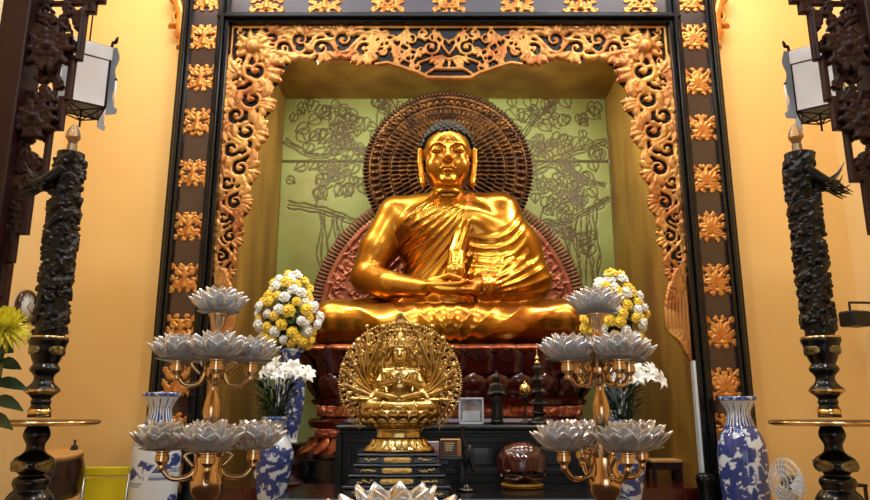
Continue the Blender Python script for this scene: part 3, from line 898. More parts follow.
def back_disc():
    R = Relief(-br, br, NZ0-bz, br, .0135); R.mir = 0.0
    rr = np.sqrt(R.X[:, None]**2+R.Z[None, :]**2)
    R.H = np.where(rr < br-.12, .004, -1.0)
    R.H = np.where((rr > br-.20) & (rr < br-.12), .03, R.H)
    R.H = np.where((rr > 1.02) & (rr < 1.06), .03, R.H)
    rng = random.Random(8)
    for row, (rm_, sz, n) in enumerate(((1.53, .16, 26), (1.28, .17, 22), (1.12, .10, 24), (.88, .16, 15), (.62, .15, 10))):
        vine = []
        for k in range(160):
            a = PI*1.25*k/159-.1; w = rm_+sz*.42*math.sin(a*n*.8); vine.append((w*math.sin(a), w*math.cos(a)))
        R.path(vine, .016, .016, 2.0, .004)
        for q in range(n):
            a = -.02+(q+.5)*PI*1.25/n; s = 1 if q % 2 else -1
            cx, cz = (rm_-s*sz*.15)*math.sin(a), (rm_-s*sz*.15)*math.cos(a)
            R.curl(cx, cz, sz*.5, 1.57-a+s*1.2, 1.7, s, .017, 2.0, .004)
            for j in range(5):
                b = j*1.25+a
                R.leaf(cx+sz*.42*math.cos(b), cz+sz*.42*math.sin(b), b+.5, sz*.45, .022, 1.2*s, 1.6, .004)
    return R.mesh(.05)
obj('back_disc', mv(back_disc(), (0, .22, bz)), M['copper'], halo)
ps = []
for k in range(150):
    a = -2.2+4.4*k/149
    ps.append(mv(box(-.0185, .0185, -.045, .04, br-.135, br+.012, .012), (0, .22, bz), (0, a, 0)))
obj('ribbed_rim', join(ps), M['copper_rim'], halo)

# ------------------------------------------------------------------ lotus throne
def sup(a, b, t, n=5.0):
    c, s = math.cos(t), math.sin(t)
    return (a*math.copysign(abs(c)**(2/n), c), b*math.copysign(abs(s)**(2/n), s))
def tier(prof, n=96, e=5.0):
    """stack of superellipse rings: prof = (half width, half depth, z)"""
    V = []; Fs = []
    for a, b, z in prof:
        for k in range(n): V.append((*sup(a, b, 2*PI*(k+.5)/n, e), z))
    for i in range(len(prof)-1):
        for k in range(n): Fs.append((i*n+k, i*n+(k+1) % n, (i+1)*n+(k+1) % n, (i+1)*n+k))
    Fs.append(tuple(reversed(range(n)))); Fs.append(tuple((len(prof)-1)*n+k for k in range(n)))
    return (A(V), Fs)
def petal_row(a, b, z0, z1, n, out, w, tip=.25, e=5.0, up=1, dz=0):
    """petals standing around a superellipse; out(v) gives the bulge"""
    N = 600; pts = np.array([sup(a, b, 2*PI*k/N, e) for k in range(N+1)])
    L = np.concatenate([[0], np.cumsum(np.linalg.norm(np.diff(pts, axis=0), axis=1))])
    ps = []
    for q in range(n):
        s = L[-1]*(q+.5)/n
        x, y = np.interp(s, L, pts[:, 0]), np.interp(s, L, pts[:, 1])
        x2, y2 = np.interp(s+.01, L, pts[:, 0]), np.interp(s+.01, L, pts[:, 1])
        tx, ty = x2-x, y2-y; m = math.hypot(tx, ty); tx, ty = tx/m, ty/m; nx, ny = ty, -tx
        ww = w*L[-1]/n
        def f(u, v):
            uu = 2*u-1
            half = ww*.5*(1-max(0, (v-1+tip)/tip)**2*.92)*(.75+.25*min(1, v*3))
            o = out(v)+(.35*ww*.5)*(1-uu*uu)*math.sin(PI*min(1, .15+.8*v))
            zz = z0+(z1-z0)*v
            return (x+tx*uu*half+nx*o, y+ty*uu*half+ny*o, zz)
        ps.append(grid(f, 9, 9))
    return join(ps)
throne = thing('lotus_throne', 'stepped red lacquer lotus throne under the great gilded statue', 'throne', (CX, 8.17, NZ0))
D0 = .71
obj('base_block', tier([(1.74, D0+.12, 0), (1.74, D0+.12, .22), (1.70, D0+.08, .25)]), M['lacq_black'], throne, autos=40)
obj('foot', tier([(1.69, D0+.08, .25), (1.69, D0+.08, .30), (1.52, D0-.02, .40), (1.45, D0-.08, .42)]), M['throne'], throne, autos=40)
obj('foot_petals', petal_row(1.5, D0-.03, .43, .285, 64, lambda v: .02+.2*v*v, 1.0, .5), M['throne_gilt'], throne)
obj('waist', tier([(1.42, D0-.1, .42), (1.42, D0-.1, .52), (1.52, D0-.02, .54), (1.55, D0, .60), (1.52, D0-.02, .635), (1.40, D0-.12, .65), (1.40, D0-.12, .76), (1.50, D0-.04, .78), (1.53, D0-.02, .83), (1.48, D0-.05, .85)]), M['throne'], throne, autos=40)
def carved_band(a, b, z0, z1, seed):
    rng = random.Random(seed); ps = []
    per = 2*a+2*b
    for sgn in (0,):
        R = Relief(-a, a, z0, z1, .0125); R.H[:] = .003; h = z1-z0; n = int(2*a/(h*1.5))
        for k in range(n):
            x = -a+(k+.5)*2*a/n
            R.curl(x-.03, (z0+z1)/2, h*.36, rng.uniform(0, 6), 1.4, rng.choice([-1, 1]), h*.11, 2.0)
            R.leaf(x, (z0+z1)/2, rng.uniform(0, 6), h*.7, h*.17, 1); R.leaf(x+h*.5, z0+h*.4, rng.uniform(0, 6), h*.5, h*.15, 1)
        ps.append(mv(R.mesh(.03), (0, -b, 0)))
    for s in (-1, 1):
        R = Relief(-b*.8, b*.8, z0, z1, .015); R.H[:] = .003; h = z1-z0; n = int(1.6*b/(h*1.5))
        for k in range(n):
            x = -b*.8+(k+.5)*1.6*b/n
            R.curl(x, (z0+z1)/2, h*.34, rng.uniform(0, 6), 1.4, rng.choice([-1, 1]), h*.12); R.leaf(x, (z0+z1)/2, rng.uniform(0, 6), h*.7, h*.17, 1)
        ps.append(mv(R.mesh(.03), (s*a, 0, 0), (0, 0, s*PI/2)))
    return join(ps)
obj('carved_band', carved_band(1.41, D0-.09, .43, .525, 1), M['throne_gilt'], throne)
obj('carved_band', carved_band(1.40, D0-.11, .655, .765, 2), M['throne_gilt'], throne)
obj('bud_petals', petal_row(1.43, D0-.10, .83, 1.10, 30, lambda v: .02+.12*math.sin(PI*.5*v), 1.05, .3), M['throne'], throne)
obj('bowl', tier([(1.40, D0-.12, .84), (1.47, D0-.06, .95), (1.52, D0-.03, 1.1), (1.56, D0, 1.18), (1.66, D0+.06, 1.30), (1.66, D0+.08, 1.36), (1.60, D0+.06, 1.395)]), M['throne'], throne, autos=50)
obj('lip_edge', petal_row(1.60, D0+.04, 1.40, 1.30, 30, lambda v: .02+.07*math.sin(PI*v), 1.04, .5), M['throne_gilt'], throne, label='scalloped copper gilt lip')
obj('lip_petals', petal_row(1.53, D0-.02, 1.10, 1.36, 26, lambda v: .03+.16*v*v, 1.08, .45), M['throne'], throne)
# ================================================================== tables and pedestal before the throne
def panel_front(x0, x1, z0, z1, y, d=.02, w=.05):
    return join(box(x0, x1, y, y+d, z0, z0+w, .006), box(x0, x1, y, y+d, z1-w, z1, .006), box(x0, x0+w, y, y+d, z0+w, z1-w, .006), box(x1-w, x1, y, y+d, z0+w, z1-w, .006))
# upper black altar cabinet
ax0, ax1, ay0, ay1 = -.83, 1.30, 6.28, 6.86
at_ = thing('altar_cabinet', 'long black altar cabinet with panelled front before the lotus throne', 'cabinet', ((ax0+ax1)/2, (ay0+ay1)/2, 0))
hx, hy = (ax1-ax0)/2, (ay1-ay0)/2
obj('cabinet_top', join(box(-hx-.03, hx+.03, -hy-.04, hy+.02, 1.275, 1.315, .012), box(-hx, hx, -hy-.015, hy, 1.245, 1.275, .006)), M['black_teal'], at_, False)
obj('body', box(-hx+.02, hx-.02, -hy+.03, hy-.01, .0, 1.245), M['black_teal'], at_, False)
n = 4
for k in range(n):
    x0 = -hx+.06+k*(2*hx-.12)/n; x1 = x0+(2*hx-.12)/n-.03
    d = obj('door', join(panel_front(x0, x1, .90, 1.215, -hy+.008), box(x0+.05, x1-.05, -hy+.02, -hy+.032, .95, 1.165)), M['black_teal'], at_, False)
    obj('panel_inset', box(x0+.085, x1-.085, -hy+.012, -hy+.024, .985, 1.13, .008), M['lacq_black'], d, False)
for s in (-1, 1): obj('corner_post', join(box(s*hx-.03, s*hx+.03, -hy-.005, -hy+.05, 0, 1.245, .01), box(s*hx-.025, s*hx+.025, hy-.05, hy, 0, 1.245, .01)), M['black_teal'], at_, False)
# lower offering table
lt = thing('offering_table', 'low dark table carrying the many-armed statue and the wooden fish drum', 'table', (.12, 5.66, 0))
obj('tabletop', box(-1.25, 1.25, -.52, .52, .80, .84, .012), M['lacq_black'], lt, False)
obj('apron', join(box(-1.2, 1.2, -.48, -.45, .66, .80), box(-1.2, 1.2, .45, .48, .66, .80), box(-1.2, -1.17, -.45, .45, .66, .80), box(1.17, 1.2, -.45, .45, .66, .80)), M['lacq_black'], lt, False)
for sx in (-1, 1):
    for sy in (-1, 1): obj('leg', box(sx*1.13-.05, sx*1.13+.05, sy*.43-.04, sy*.43+.04, 0, .80, .01), M['lacq_black'], lt, False)

# ------------------------------------------------------------------ stepped black pedestal with gilt cartouches
gx, gy = P(399, 455, 5.45)[0], 5.45
ped = thing('pedestal', 'stepped black pedestal with gilt cartouches under the many-armed brass statue', 'pedestal', (gx, gy, .842))
pz = 0.0; zs = []
for i, (w, d, h) in enumerate(((.37, .30, .085), (.335, .27, .072), (.305, .245, .07), (.28, .22, .07))):
    st = obj('step', join(box(-w, w, -d, d, pz, pz+h*.72, .006), box(-w-.012, w+.012, -d-.012, d+.012, pz+h*.72, pz+h, .008), box(-w*.42, w*.42, -d-.03, -d+.02, pz, pz+h*.74, .004), box(-w*.42-.01, w*.42+.01, -d-.04, -d+.02, pz+h*.72, pz+h*1.0-.001, .006)), M['lacq_black'], ped, False)
    zs.append((w, d, pz, h)); 
    for cxk, cw in ((-.68, .2), (0, .36), (.68, .2)):
        R = Relief(-w*cw, w*cw, -h*.34, h*.34, .0045); rng = random.Random(i*10+int(cxk*10))
        if cxk == 0:
            R.H[:] = np.where((R.X[:, None]/(w*cw))**4+(R.Z[None, :]/(h*.34))**4 < .98, .001, -1)
        k = 0; x = -w*cw*.8
        while x < w*cw*.8:
            R.path([(x, rng.uniform(-.3, .3)*h*.34), (x+.01, rng.uniform(-1, 1)*h*.2), (x+.02, rng.uniform(-.4, .4)*h*.3)], .0065, .005)
            x += .019
        ca = obj('cartouche', mv(R.mesh(.004), (cxk*w, -d-.001-(.03 if cxk == 0 else 0), pz+h*.38)), M['gilt_bright'], st)
    pz += h
# ------------------------------------------------------------------ many-armed statue
gz = .842+pz+.003
gs = thing('many_armed_statue', 'brass many-armed seated statue with a round halo of hands on the stepped black pedestal', 'statue', (gx, gy, gz))
obj('base', join(mv(tier([(.235, .19, 0), (.24, .195, .012), (.235, .19, .025), (.20, .165, .055), (.155, .14, .075), (.15, .135, .085)], 48, 2.2)),
                 mv(petal_row(.17, .15, .085, .025, 22, lambda v: .01+.05*v*v, 1.1, .5, 2.2))), M['brass_ant'], gs)
obj('drum_waist', join(tier([(.15, .135, .08), (.155, .14, .10), (.15, .135, .12), (.155, .14, .145), (.16, .145, .155)], 48, 2.2)), M['brass_ant'], gs)
obj('lotus_seat', join(tier([(.16, .145, .15), (.235, .19, .19), (.26, .2, .25), (.24, .19, .275)], 48, 2.2),
                       petal_row(.18, .15, .155, .225, 20, lambda v: .015+.075*math.sin(PI*.5*v), 1.15, .35, 2.2),
                       petal_row(.20, .16, .20, .285, 20, lambda v: .02+.06*math.sin(PI*.5*v), 1.15, .35, 2.2)), M['brass_ant'], gs)
def g_body():
    V = Vol((-.30, -.30, .24), (.30, .16, .84), .0055)
    for s in (-1, 1):
        V.cone((s*.07, .0, .315), (s*.20, -.06, .305), .062, .05, .02); V.cone((s*.20, -.07, .30), (s*.02, -.15, .30), .046, .036, .02)
        V.cone((s*.03, .01, .54), (s*.105, .015, .525), .035, .045, .03)
        V.chain([(s*.125, .01, .52), (s*.155, -.04, .44), (s*.03, -.135, .47)], [.035, .03, .02], .012)
        V.cone((s*.03, -.135, .47), (s*.004, -.15, .53), .020, .008, .008, flat=(1.6, 1, 1))
        V.chain([(s*.12, .0, .48), (s*.15, -.06, .39), (s*.02, -.15, .36)], [.03, .026, .018], .01)
        V.ell((s*.082, .005, .66), (.014, .018, .05), .008)
        V.chain([(s*.15, -.05, .42), (s*.19, -.08, .36), (s*.24, -.06, .28)], [.016, .02, .012], .01)
    V.ell((0, .01, .35), (.12, .09, .09), .02); V.ell((0, .01, .44), (.095, .07, .10), .03); V.ell((0, .01, .50), (.105, .07, .07), .03)
    V.cone((0, .01, .53), (0, .0, .61), .035, .032, .015)
    V.ell((0, .0, .665), (.068, .075, .088), .01); V.ell((0, -.03, .635), (.055, .05, .05), .02)
    V.cone((0, -.072, .675), (0, -.088, .65), .008, .013, .006)
    for s in (-1, 1):
        V.ell((s*.027, -.07, .676), (.018, .012, .008), .004, mode='s'); V.chain([(s*.01, -.074, .69), (s*.03, -.072, .698), (s*.052, -.055, .69)], [.004]*3, .004)
    V.chain([(-.02, -.072, .625), (0, -.079, .622), (.02, -.072, .625)], [.007, .009, .007], .004)
    for z in (.50, .47):       # necklace
        V.chain([(-.06, -.055, z+.03), (-.03, -.075, z), (0, -.08, z-.01), (.03, -.075, z), (.06, -.055, z+.03)], [.008]*5, .004)
    for k in range(5): V.chain([(-.12+.06*k-.02, -.155, .27), (-.12+.06*k, -.165, .30), (-.10+.05*k, -.14, .335)], [.008]*3, .006)
    V.cone((0, .0, .73), (0, .01, .775), .05, .03, .02)
    return V.mesh()
obj('body', g_body(), M['brass_ant'], gs)
cr = [mv(lathe([(.072, 0), (.078, .01), (.07, .02)], 20), (0, 0, .705))]
for k in range(9):
    a = -PI/2+(k-4)*.42
    cr.append(mv(ball((0, 0, .03), (.016, .008, .042 if k % 2 == 0 else .032), 8, 6), (.07*math.cos(a), .07*math.sin(a), .71), (0, 0, a+PI/2)))
cr.append(mv(lathe([(.03, 0), (.036, .02), (.02, .045), (.012, .055), (.014, .065), (.001, .085)], 14), (0, .01, .765)))
obj('crown', join(cr), M['brass_ant'], gs)
# rows of raised arms on each side, each holding something
rng = random.Random(4)
for s in (-1, 1):
    for k in range(22):
        a = -0.75+k*2.2/21               # from low to high
        r1 = .185+.05*(k % 3)+rng.uniform(-.015, .015)
        sh = (s*.10, .03+.004*k, .50)
        el = (s*(.09+.13*math.cos(a-.9)), .015-.03*(k % 3), .48+.12*math.sin(a-.9))
        hd_ = (s*(.06+r1*math.cos(a)), -.05-.03*(k % 3), .50+r1*math.sin(a)*1.02)
        tip = (hd_[0]+s*.028*math.cos(a+.5), hd_[1]-.01, hd_[2]+.028*math.sin(a+.5)+.012)
        p = tube(curve([sh, el, hd_, tip], 5), np.linspace(1, 0, 16)*.010+.0125, 8)
        fin = []
        for f in range(4):
            b = a+.5+(f-1.5)*.28
            fin.append(tube([hd_, (hd_[0]+s*.034*math.cos(b), hd_[1]-.012, hd_[2]+.034*math.sin(b)), (hd_[0]+s*.05*math.cos(b+.3), hd_[1]-.02, hd_[2]+.05*math.sin(b+.3))], [.007, .0055, .004], 5))
        brl = tube([(hd_[0]*.9+el[0]*.1, hd_[1]*.9+el[1]*.1, hd_[2]*.9+el[2]*.1), (hd_[0]*.8+el[0]*.2, hd_[1]*.8+el[1]*.2, hd_[2]*.8+el[2]*.2)], .02, 8)
        am = obj('arm', join(p, brl, *fin), M['brass_ant'], gs)
        if k % 3 == 2:
            q = k//3
            e = (tip[0]+s*.03*math.cos(a), tip[1]-.01, tip[2]+.03*math.sin(a)+.02)
            it = [tube([tip, (tip[0]+s*.01, tip[1], tip[2]+.05)], [.006, .006], 6), ] if q % 2 else [mv(lathe([(.001, 0), (.018, .006), (.022, .02), (.018, .034), (.001, .04)], 12), (tip[0], tip[1], tip[2]+.005))]
            if q % 2: it.append(ball((tip[0]+s*.01, tip[1], tip[2]+.05), .015, 10, 8))
            obj('emblem', join(it), M['brass_ant'], am)
# halo of small open hands in concentric rows
def hands_halo():
    ps = [mv(lathe([(.001, 0), (.30, 0), (.31, .012), (.30, .024), (.001, .024)], 64), (0, .145, .475), (PI/2, 0, 0))]
    for row, (r, n, L) in enumerate(((.245, 40, .05), (.295, 48, .052), (.345, 56, .054), (.395, 64, .056))):
        for k in range(n):
            a = 2*PI*(k+.5*(row % 2))/n
            if math.sin(a) < -.80: continue
            u = (math.cos(a), math.sin(a))
            y = .085-.004*row
            c = (u[0]*r, y, .475+u[1]*r)
            ps.append(ball((0, 0, 0), (.013, .008, .020), 6, 5)); ps[-1] = mv(ps[-1], c, (0, PI/2-a, 0))
            for f in (-1, 0, 1):
                b = a+f*.05
                e = (math.cos(b)*(r+L*.62), y-.012, .475+math.sin(b)*(r+L*.62))
                ps.append(tube([c, e], [.0055, .004], 4))
    return join(ps)
obj('halo_of_hands', hands_halo(), M['brass_ant'], gs)
# pointed openwork arch behind the head
R = Relief(-.22, .22, .55, .98, .0045); R.mir = 0.0
R.path([(.17, .56), (.175, .70), (.13, .82), (.06, .89), (0, .965)], .022, .014); R.path([(.125, .56), (.13, .69), (.09, .78), (0, .86)], .010)
for k, (x, z, r) in enumerate(((.15, .62, .026), (.155, .69, .026), (.14, .76, .026), (.10, .82, .026), (.06, .865, .024), (.02, .91, .02), (.11, .72, .02), (.08, .77, .02), (.04, .82, .022), (.10, .65, .02), (.07, .70, .018))):
    R.curl(x, z, r, k*1.3, 1.3, 1 if k % 2 else -1, .008); R.leaf(x, z, .9+k*.1, r*2.0, r*.45, .5)
for k in range(10):
    t = k/9; R.leaf(.18-.18*t**1.5, .66+.27*t, 1.0+.5*t, .05, .011, .3)
obj('arch', mv(R.mesh(.012), (0, .09, 0)), M['brass_ant'], gs)
gs.scale = (1.12, 1.0, 1.09)

# ------------------------------------------------------------------ wooden fish drum on its cushion
fx, fy = P(522, 478, 5.85)[0], 5.85
t = thing('seat_cushion', 'yellow cushion under the red brown wooden fish drum', 'cushion', (fx, fy, .842))
obj('pad', lathe(smoothprof([(.001, 0), (.14, .0), (.165, .018), (.15, .036), (.001, .037)]), 40), M['cushion'], t)
obj('piping', mv(lathe([(.162, .0), (.17, .006), (.164, .012)], 40), (0, 0, .012)), M['fish'], t)
def fish():
    V = Vol((-.26, -.26, -.01), (.26, .26, .40), .0055)
    V.ell((0, 0, .185), (.222, .20, .172), .01); V.ell((0, 0, .10), (.215, .19, .10), .06)
    V.ell((0, -.22, .09), (.26, .10, .014), .01, mode='s')            # sound slit
    for s in (-1, 1):
        V.ell((s*.135, -.135, .10), (.04, .03, .03), .01); V.ell((s*.135, -.165, .105), (.016, .01, .014), .006)
        V.chain([(s*.05, -.175, .15), (s*.10, -.155, .19), (s*.155, -.115, .17), (s*.19, -.08, .11)], [.010]*4, .01)
        for k in range(4):
            V.chain([(s*.19, -.10+.02*k, .06+.01*k), (s*.21, -.03+.02*k, .11+.02*k), (s*.20, .03, .17+.02*k)], [.009]*3, .006)
        V.chain([(s*.02, -.19, .06), (s*.08, -.18, .035), (s*.15, -.14, .04)], [.012]*3, .01)
    X = V.ax[0][:, None, None]; Y = V.ax[1][None, :, None]; Z = V.ax[2][None, None, :]
    m = np.clip((Z-.19)/.04, 0, 1)
    V.D -= (.006*m*np.abs(np.sin(X*52)*np.sin((Z-Y*.6)*52))).astype(np.float32)
    for k in range(5):
        for s in (-1, 1): V.chain([(s*.03*k, -.14+.05*k, .275+.012*k), (s*.05+s*.02*k, -.10+.05*k, .29+.01*k)], [.006, .006], .006)
    return V.mesh()
o = obj('wooden_fish_drum', mv(fish(), sc=(.88, .88, .86)), M['fish'], None, True, (fx, fy, .884))
tag(o, 'round red brown lacquered wooden fish drum on its yellow cushion', 'drum')
# ------------------------------------------------------------------ little things on the two tables
bx, by = P(450, 457, 5.95)[0], 5.95
bt = thing('display_stand', 'small dark stand under the wooden box behind the statue pedestal', 'stand', (bx-.06, by, .842))
zt_ = P(450, 457, 5.86)[2]-.842
obj('stand_top', box(-.19, .19, -.09, .09, zt_-.025, zt_, .006), M['lacq_black'], bt, False)
for sx in (-1, 1): obj('leg', box(sx*.16-.02, sx*.16+.02, -.07, .07, 0, zt_-.025, .006), M['lacq_black'], bt, False)
zb = .842+zt_+.002
b = thing('wooden_box', 'small brown wooden box with dark front on the stand beside the statue', 'box', (bx+.005, by, zb))
obj('body', box(-.085, .085, -.06, .06, 0, .135, .004), M['timber'], b, False)
lb = obj('front_plate', box(-.083, .055, -.066, -.061, .012, .13, .002), M['brown_card'], b, False, label='dark brown front plate')
obj('print', join(*[box(-.05+.002*k, .03-.006*k, -.0675, -.0665, .10-.018*k, .106-.018*k) for k in range(4)]), M['gilt_bright'], lb, False)
o = obj('paper_carton', box(-.075, .075, -.05, .05, 0, .115, .004), M['pink'], None, False, (bx-.165, by, zb)); tag(o, 'pale pink carton beside the small wooden box', 'carton')
# dark slim figurine (a crane-like candlestick) at the front of the lower table
cx_, cy_ = P(466, 480, 5.6)[0], 5.6
cz_ = .842
f = thing('crane_figurine', 'slim black bird figurine standing between the pedestal and the fish drum', 'figurine', (cx_, cy_, cz_))
obj('foot', lathe(smoothprof([(.001, 0), (.07, 0), (.065, .02), (.03, .035), (.012, .05)]), 24), M['lacq_black'], f)
obj('body', join(tube(curve([(0, 0, .04), (.0, 0, .15), (.01, 0, .2)]), [.009]*13, 8), mv(ball((0, 0, 0), (.035, .04, .085)), (.012, 0, .26), (0, .25, 0)),
    tube(curve([(.0, 0, .32), (-.022, 0, .38), (-.03, 0, .43), (-.014, 0, .47)]), np.linspace(.02, .011, 19), 8), ball((-.012, 0, .475), (.022, .016, .016)), tube([(-.025, 0, .478), (-.065, 0, .468)], [.009, .002], 6)), M['black_plastic'], f)
obj('wing', mv(ball((0, 0, 0), (.02, .012, .09)), (.045, -.03, .22), (0, -.15, 0)), M['black_plastic'], f)
zt = 1.317
# on the upper cabinet
x, y = P(471, 422, 6.5)[0], 6.5
g = thing('glass_case', 'small bright glass case on the black altar cabinet', 'case', (x, y, zt))
obj('pane', join(box(-.10, .10, -.07, .07, .02, .22, .004)), M['glass'], g, False)
obj('frame', join(box(-.11, .11, -.08, .08, 0, .02, .003), box(-.11, .11, -.08, .08, .22, .235, .003), *[box(sx*.104-.006, sx*.104+.006, sy*.074-.006, sy*.074+.006, .02, .22) for sx in (-1, 1) for sy in (-1, 1)]), M['steel'], g, False)
obj('tray', box(-.08, .08, -.05, .05, .021, .12, .01), M['white_porc'], g, False)
x, y = P(497, 422, 6.55)[0], 6.55
f = thing('standing_figurine', 'small dark bronze standing figure on the black altar cabinet', 'figurine', (x, y, zt))
obj('plinth', lathe([(.06, 0), (.06, .03), (.045, .045)], 20), M['lacq_black'], f)
V = Vol((-.1, -.09, .04), (.1, .09, .5), .006)
V.cone((0, 0, .06), (0, 0, .22), .055, .045, .02); V.cone((0, 0, .22), (0, 0, .34), .048, .04, .03); V.ell((0, -.005, .41), (.032, .035, .042), .015); V.cone((0, 0, .44), (0, 0, .47), .02, .012, .01)
for s in (-1, 1): V.chain([(s*.045, 0, .34), (s*.07, -.02, .26), (s*.01, -.06, .28)], [.022, .02, .014], .015)
obj('body', V.mesh(), M['dark_bronze'], f)
x, y = P(539, 421, 6.5)[0], 6.5
f = thing('incense_tower', 'dark bronze tiered incense tower with a pointed finial on the black altar cabinet', 'burner', (x, y, zt))
obj('foot', lathe(smoothprof([(.001, 0), (.105, 0), (.1, .03), (.06, .045), (.05, .08), (.07, .10), (.05, .12)], 3), 24), M['dark_bronze'], f)
prof = []
for k in range(4):
    z = .12+k*.105; r = .062-.009*k
    prof += [(r*.7, z), (r*.72, z+.055), (r*1.55, z+.062), (r*1.5, z+.07), (r*.85, z+.095)]
obj('tower', lathe(prof, 8), M['dark_bronze'], f, False)
obj('finial', lathe(smoothprof([(.02, 0), (.03, .02), (.012, .04), (.022, .06), (.008, .085), (.001, .15)], 3), 14), M['brass_ant'], mv and f, True, (0, 0, .53))
x, y = P(525, 386, 6.7)[0], 6.72
f = thing('brass_censer', 'small round brass censer on a tall foot, left of the incense tower', 'censer', (x, y, zt))
obj('stem', lathe(smoothprof([(.001, 0), (.055, 0), (.05, .02), (.015, .05), (.013, .2), (.03, .24), (.02, .26)], 3), 18), M['dark_bronze'], f)
obj('bowl', lathe(smoothprof([(.02, .255), (.055, .28), (.06, .32), (.04, .36), (.012, .375), (.001, .4)], 3), 20), M['brass_ant'], f)
# ================================================================== crystal lotus lamps and brass candelabra
def lotus_petal(L, W, curl):
    """one cut-crystal petal: pointed, cupped, ridged, with thickness; root at the origin, reaching along +x"""
    def f(s, off):
        def g(u, v):
            uu = 2*u-1
            half = W*.5*max(.04, math.sin(PI*(.10+.86*v))**.9 if v < .97 else .03)
            x = L*v; y = uu*half
            z = L*curl*v*v+.30*half*uu*uu-.12*half*(1-abs(uu))+off*(1-.6*v)
            return (x, y, z)
        return grid(g, 5, 7)
    a = f(0, .0035*L/.12*2); b = f(0, -.0035*L/.12*2)
    n = len(a[0]); F2 = [tuple(reversed([i+n for i in q])) for q in b[1]]
    nu, nv = 5, 7; Fs = list(a[1])+F2
    ring = [i for i in range(nu)]+[j*nu+nu-1 for j in range(1, nv)]+[(nv-1)*nu+i for i in range(nu-2, -1, -1)]+[j*nu for j in range(nv-2, 0, -1)]
    for p, q in zip(ring, ring[1:]+ring[:1]): Fs.append((p, p+n, q+n, q))
    return (np.concatenate([a[0], b[0]]), Fs)
GL = 'crystal lotus candle lamps'
proto_lotus = {}
def make_lotus(S):
    """crystal lotus of overall radius S"""
    root = thing('crystal_lotus', '', 'lamp', (0, 0, 0), 0, GL)
    obj('saucer', lathe([(.001, 0), (S*.42, 0), (S*.62, S*.05), (S*.64, S*.075), (S*.42, S*.05), (.001, S*.05)], 24), M['crystal'], root)
    obj('lamp_core', lathe(smoothprof([(S*.16, S*.05), (S*.2, S*.2), (S*.16, S*.34), (.001, S*.36)], 3), 14), M['crystal_core'], root)
    for n, r0, tilt, L, W, cu, z in ((12, .30, .34, .72, .42, .30, .06), (11, .24, .80, .74, .44, .08, .10), (9, .15, 1.16, .72, .40, .0, .14)):
        me = None
        for k in range(n):
            a = 2*PI*(k+(.5 if n == 11 else 0))/n
            if me is None:
                o = obj('petal', lotus_petal(S*L, S*W, cu), M['crystal'], root, True); me = o.data
            else:
                o = bpy.data.objects.new('petal', me); C.objects.link(o); o.parent = root
            o.location = (S*r0*math.cos(a), S*r0*math.sin(a), S*z); o.rotation_euler = (0, -tilt, a)
    return root
L0 = make_lotus(.152)
used0 = [False]
def put_lotus(loc, rz, label, sc=1.0, group=GL):
    if not used0[0]:
        used0[0] = True; L0.location = loc; L0.rotation_euler = (0, 0, rz); L0.scale = (sc, sc, sc); L0['label'] = label; L0['group'] = group; return L0
    return dup(L0, loc, rz, sc, label, group)
def candelabrum(px_top, px_bot, Y, side):
    # table top below the picture carries the foot
    xb, _, zb = P(px_bot, 500, Y); xt, _, zt = P(px_top, 318, Y)
    xm = (xb+xt)/2
    t = thing('candelabrum', 'tall polished brass nine-lamp candelabrum at the %s of the shrine front' % side, 'candelabrum', (xm, Y, .80), 0, 'brass candelabra')
    def Z(py): return P(px_top, py, Y)[2]-.80
    pr = [(.001, 0), (.15, 0), (.15, .02), (.12, .035), (.05, .07), (.045, .12), (.06, .16), (.04, Z(506)),
          (.045, Z(500)), (.066, Z(492)), (.072, Z(482)), (.066, Z(474)), (.058, Z(470)), (.060, Z(458)), (.054, Z(452)), (.03, Z(445)), (.018, Z(437)), (.016, Z(432)),
          (.030, Z(424)), (.040, Z(412)), (.034, Z(402)), (.02, Z(392)), (.018, Z(385)), (.03, Z(381)), (.045, Z(374)), (.047, Z(366)), (.036, Z(361)),
          (.036, Z(354)), (.03, Z(350)), (.024, Z(346)), (.026, Z(338)), (.02, Z(334)), (.022, Z(328)), (.034, Z(324)), (.036, Z(318)), (.044, Z(316)), (.044, Z(314)), (.001, Z(314))]
    obj('stem', lathe(pr, 32), M['brass'], t, autos=50)
    put_lotus((xm, Y, .80+Z(314)+.001), .3, 'crystal lotus lamp on the very top of the %s candelabrum' % side)
    for tier_, (py, R, pyl, s) in enumerate(((372, .158, 362, 1.0), (464, .192, 450, 1.05))):
        for k in range(4):
            a = -2.80+k*PI/2+(0 if tier_ == 0 else -.05)
            ca, sa = math.cos(a), math.sin(a)
            z0 = Z(py); zc = .80*0+P(px_top, pyl, Y)[2]-.80-.03
            cs = curve([(.04*ca, .04*sa, z0), (.40*R*ca, .40*R*sa, z0-.050), (.78*R*ca, .78*R*sa, z0-.056), (R*ca, R*sa, z0-.008), (R*ca, R*sa, zc)], 8)
            am = obj('arm', join(tube(cs, np.linspace(.013, .010, len(cs)), 10), tube(curve([(.06*ca, .06*sa, z0-.01), (.10*ca, .10*sa, z0+.035), (.065*ca, .065*sa, z0+.05), (.055*ca, .055*sa, z0+.025)], 6), np.linspace(.009, .005, 19), 8)), M['brass'], t)
            cp = lathe([(.012, -.055), (.016, -.045), (.014, -.03), (.030, -.012), (.030, .012), (.026, .014), (.026, .022), (.036, .026), (.036, .03), (.001, .03)], 20)
            obj('cup', mv(cp, (R*ca, R*sa, zc)), M['brass'], am, autos=40)
            nm = [('front left', 'front right', 'rear right', 'rear left')][0][k]
            put_lotus((xm+R*ca, Y+R*sa, .80+zc+.031), a*1.7, 'crystal lotus lamp on the %s arm of the %s tier, %s candelabrum' % (nm, ('upper', 'lower')[tier_], side), s)
    return t
candelabrum(220, 204, 3.2, 'left')
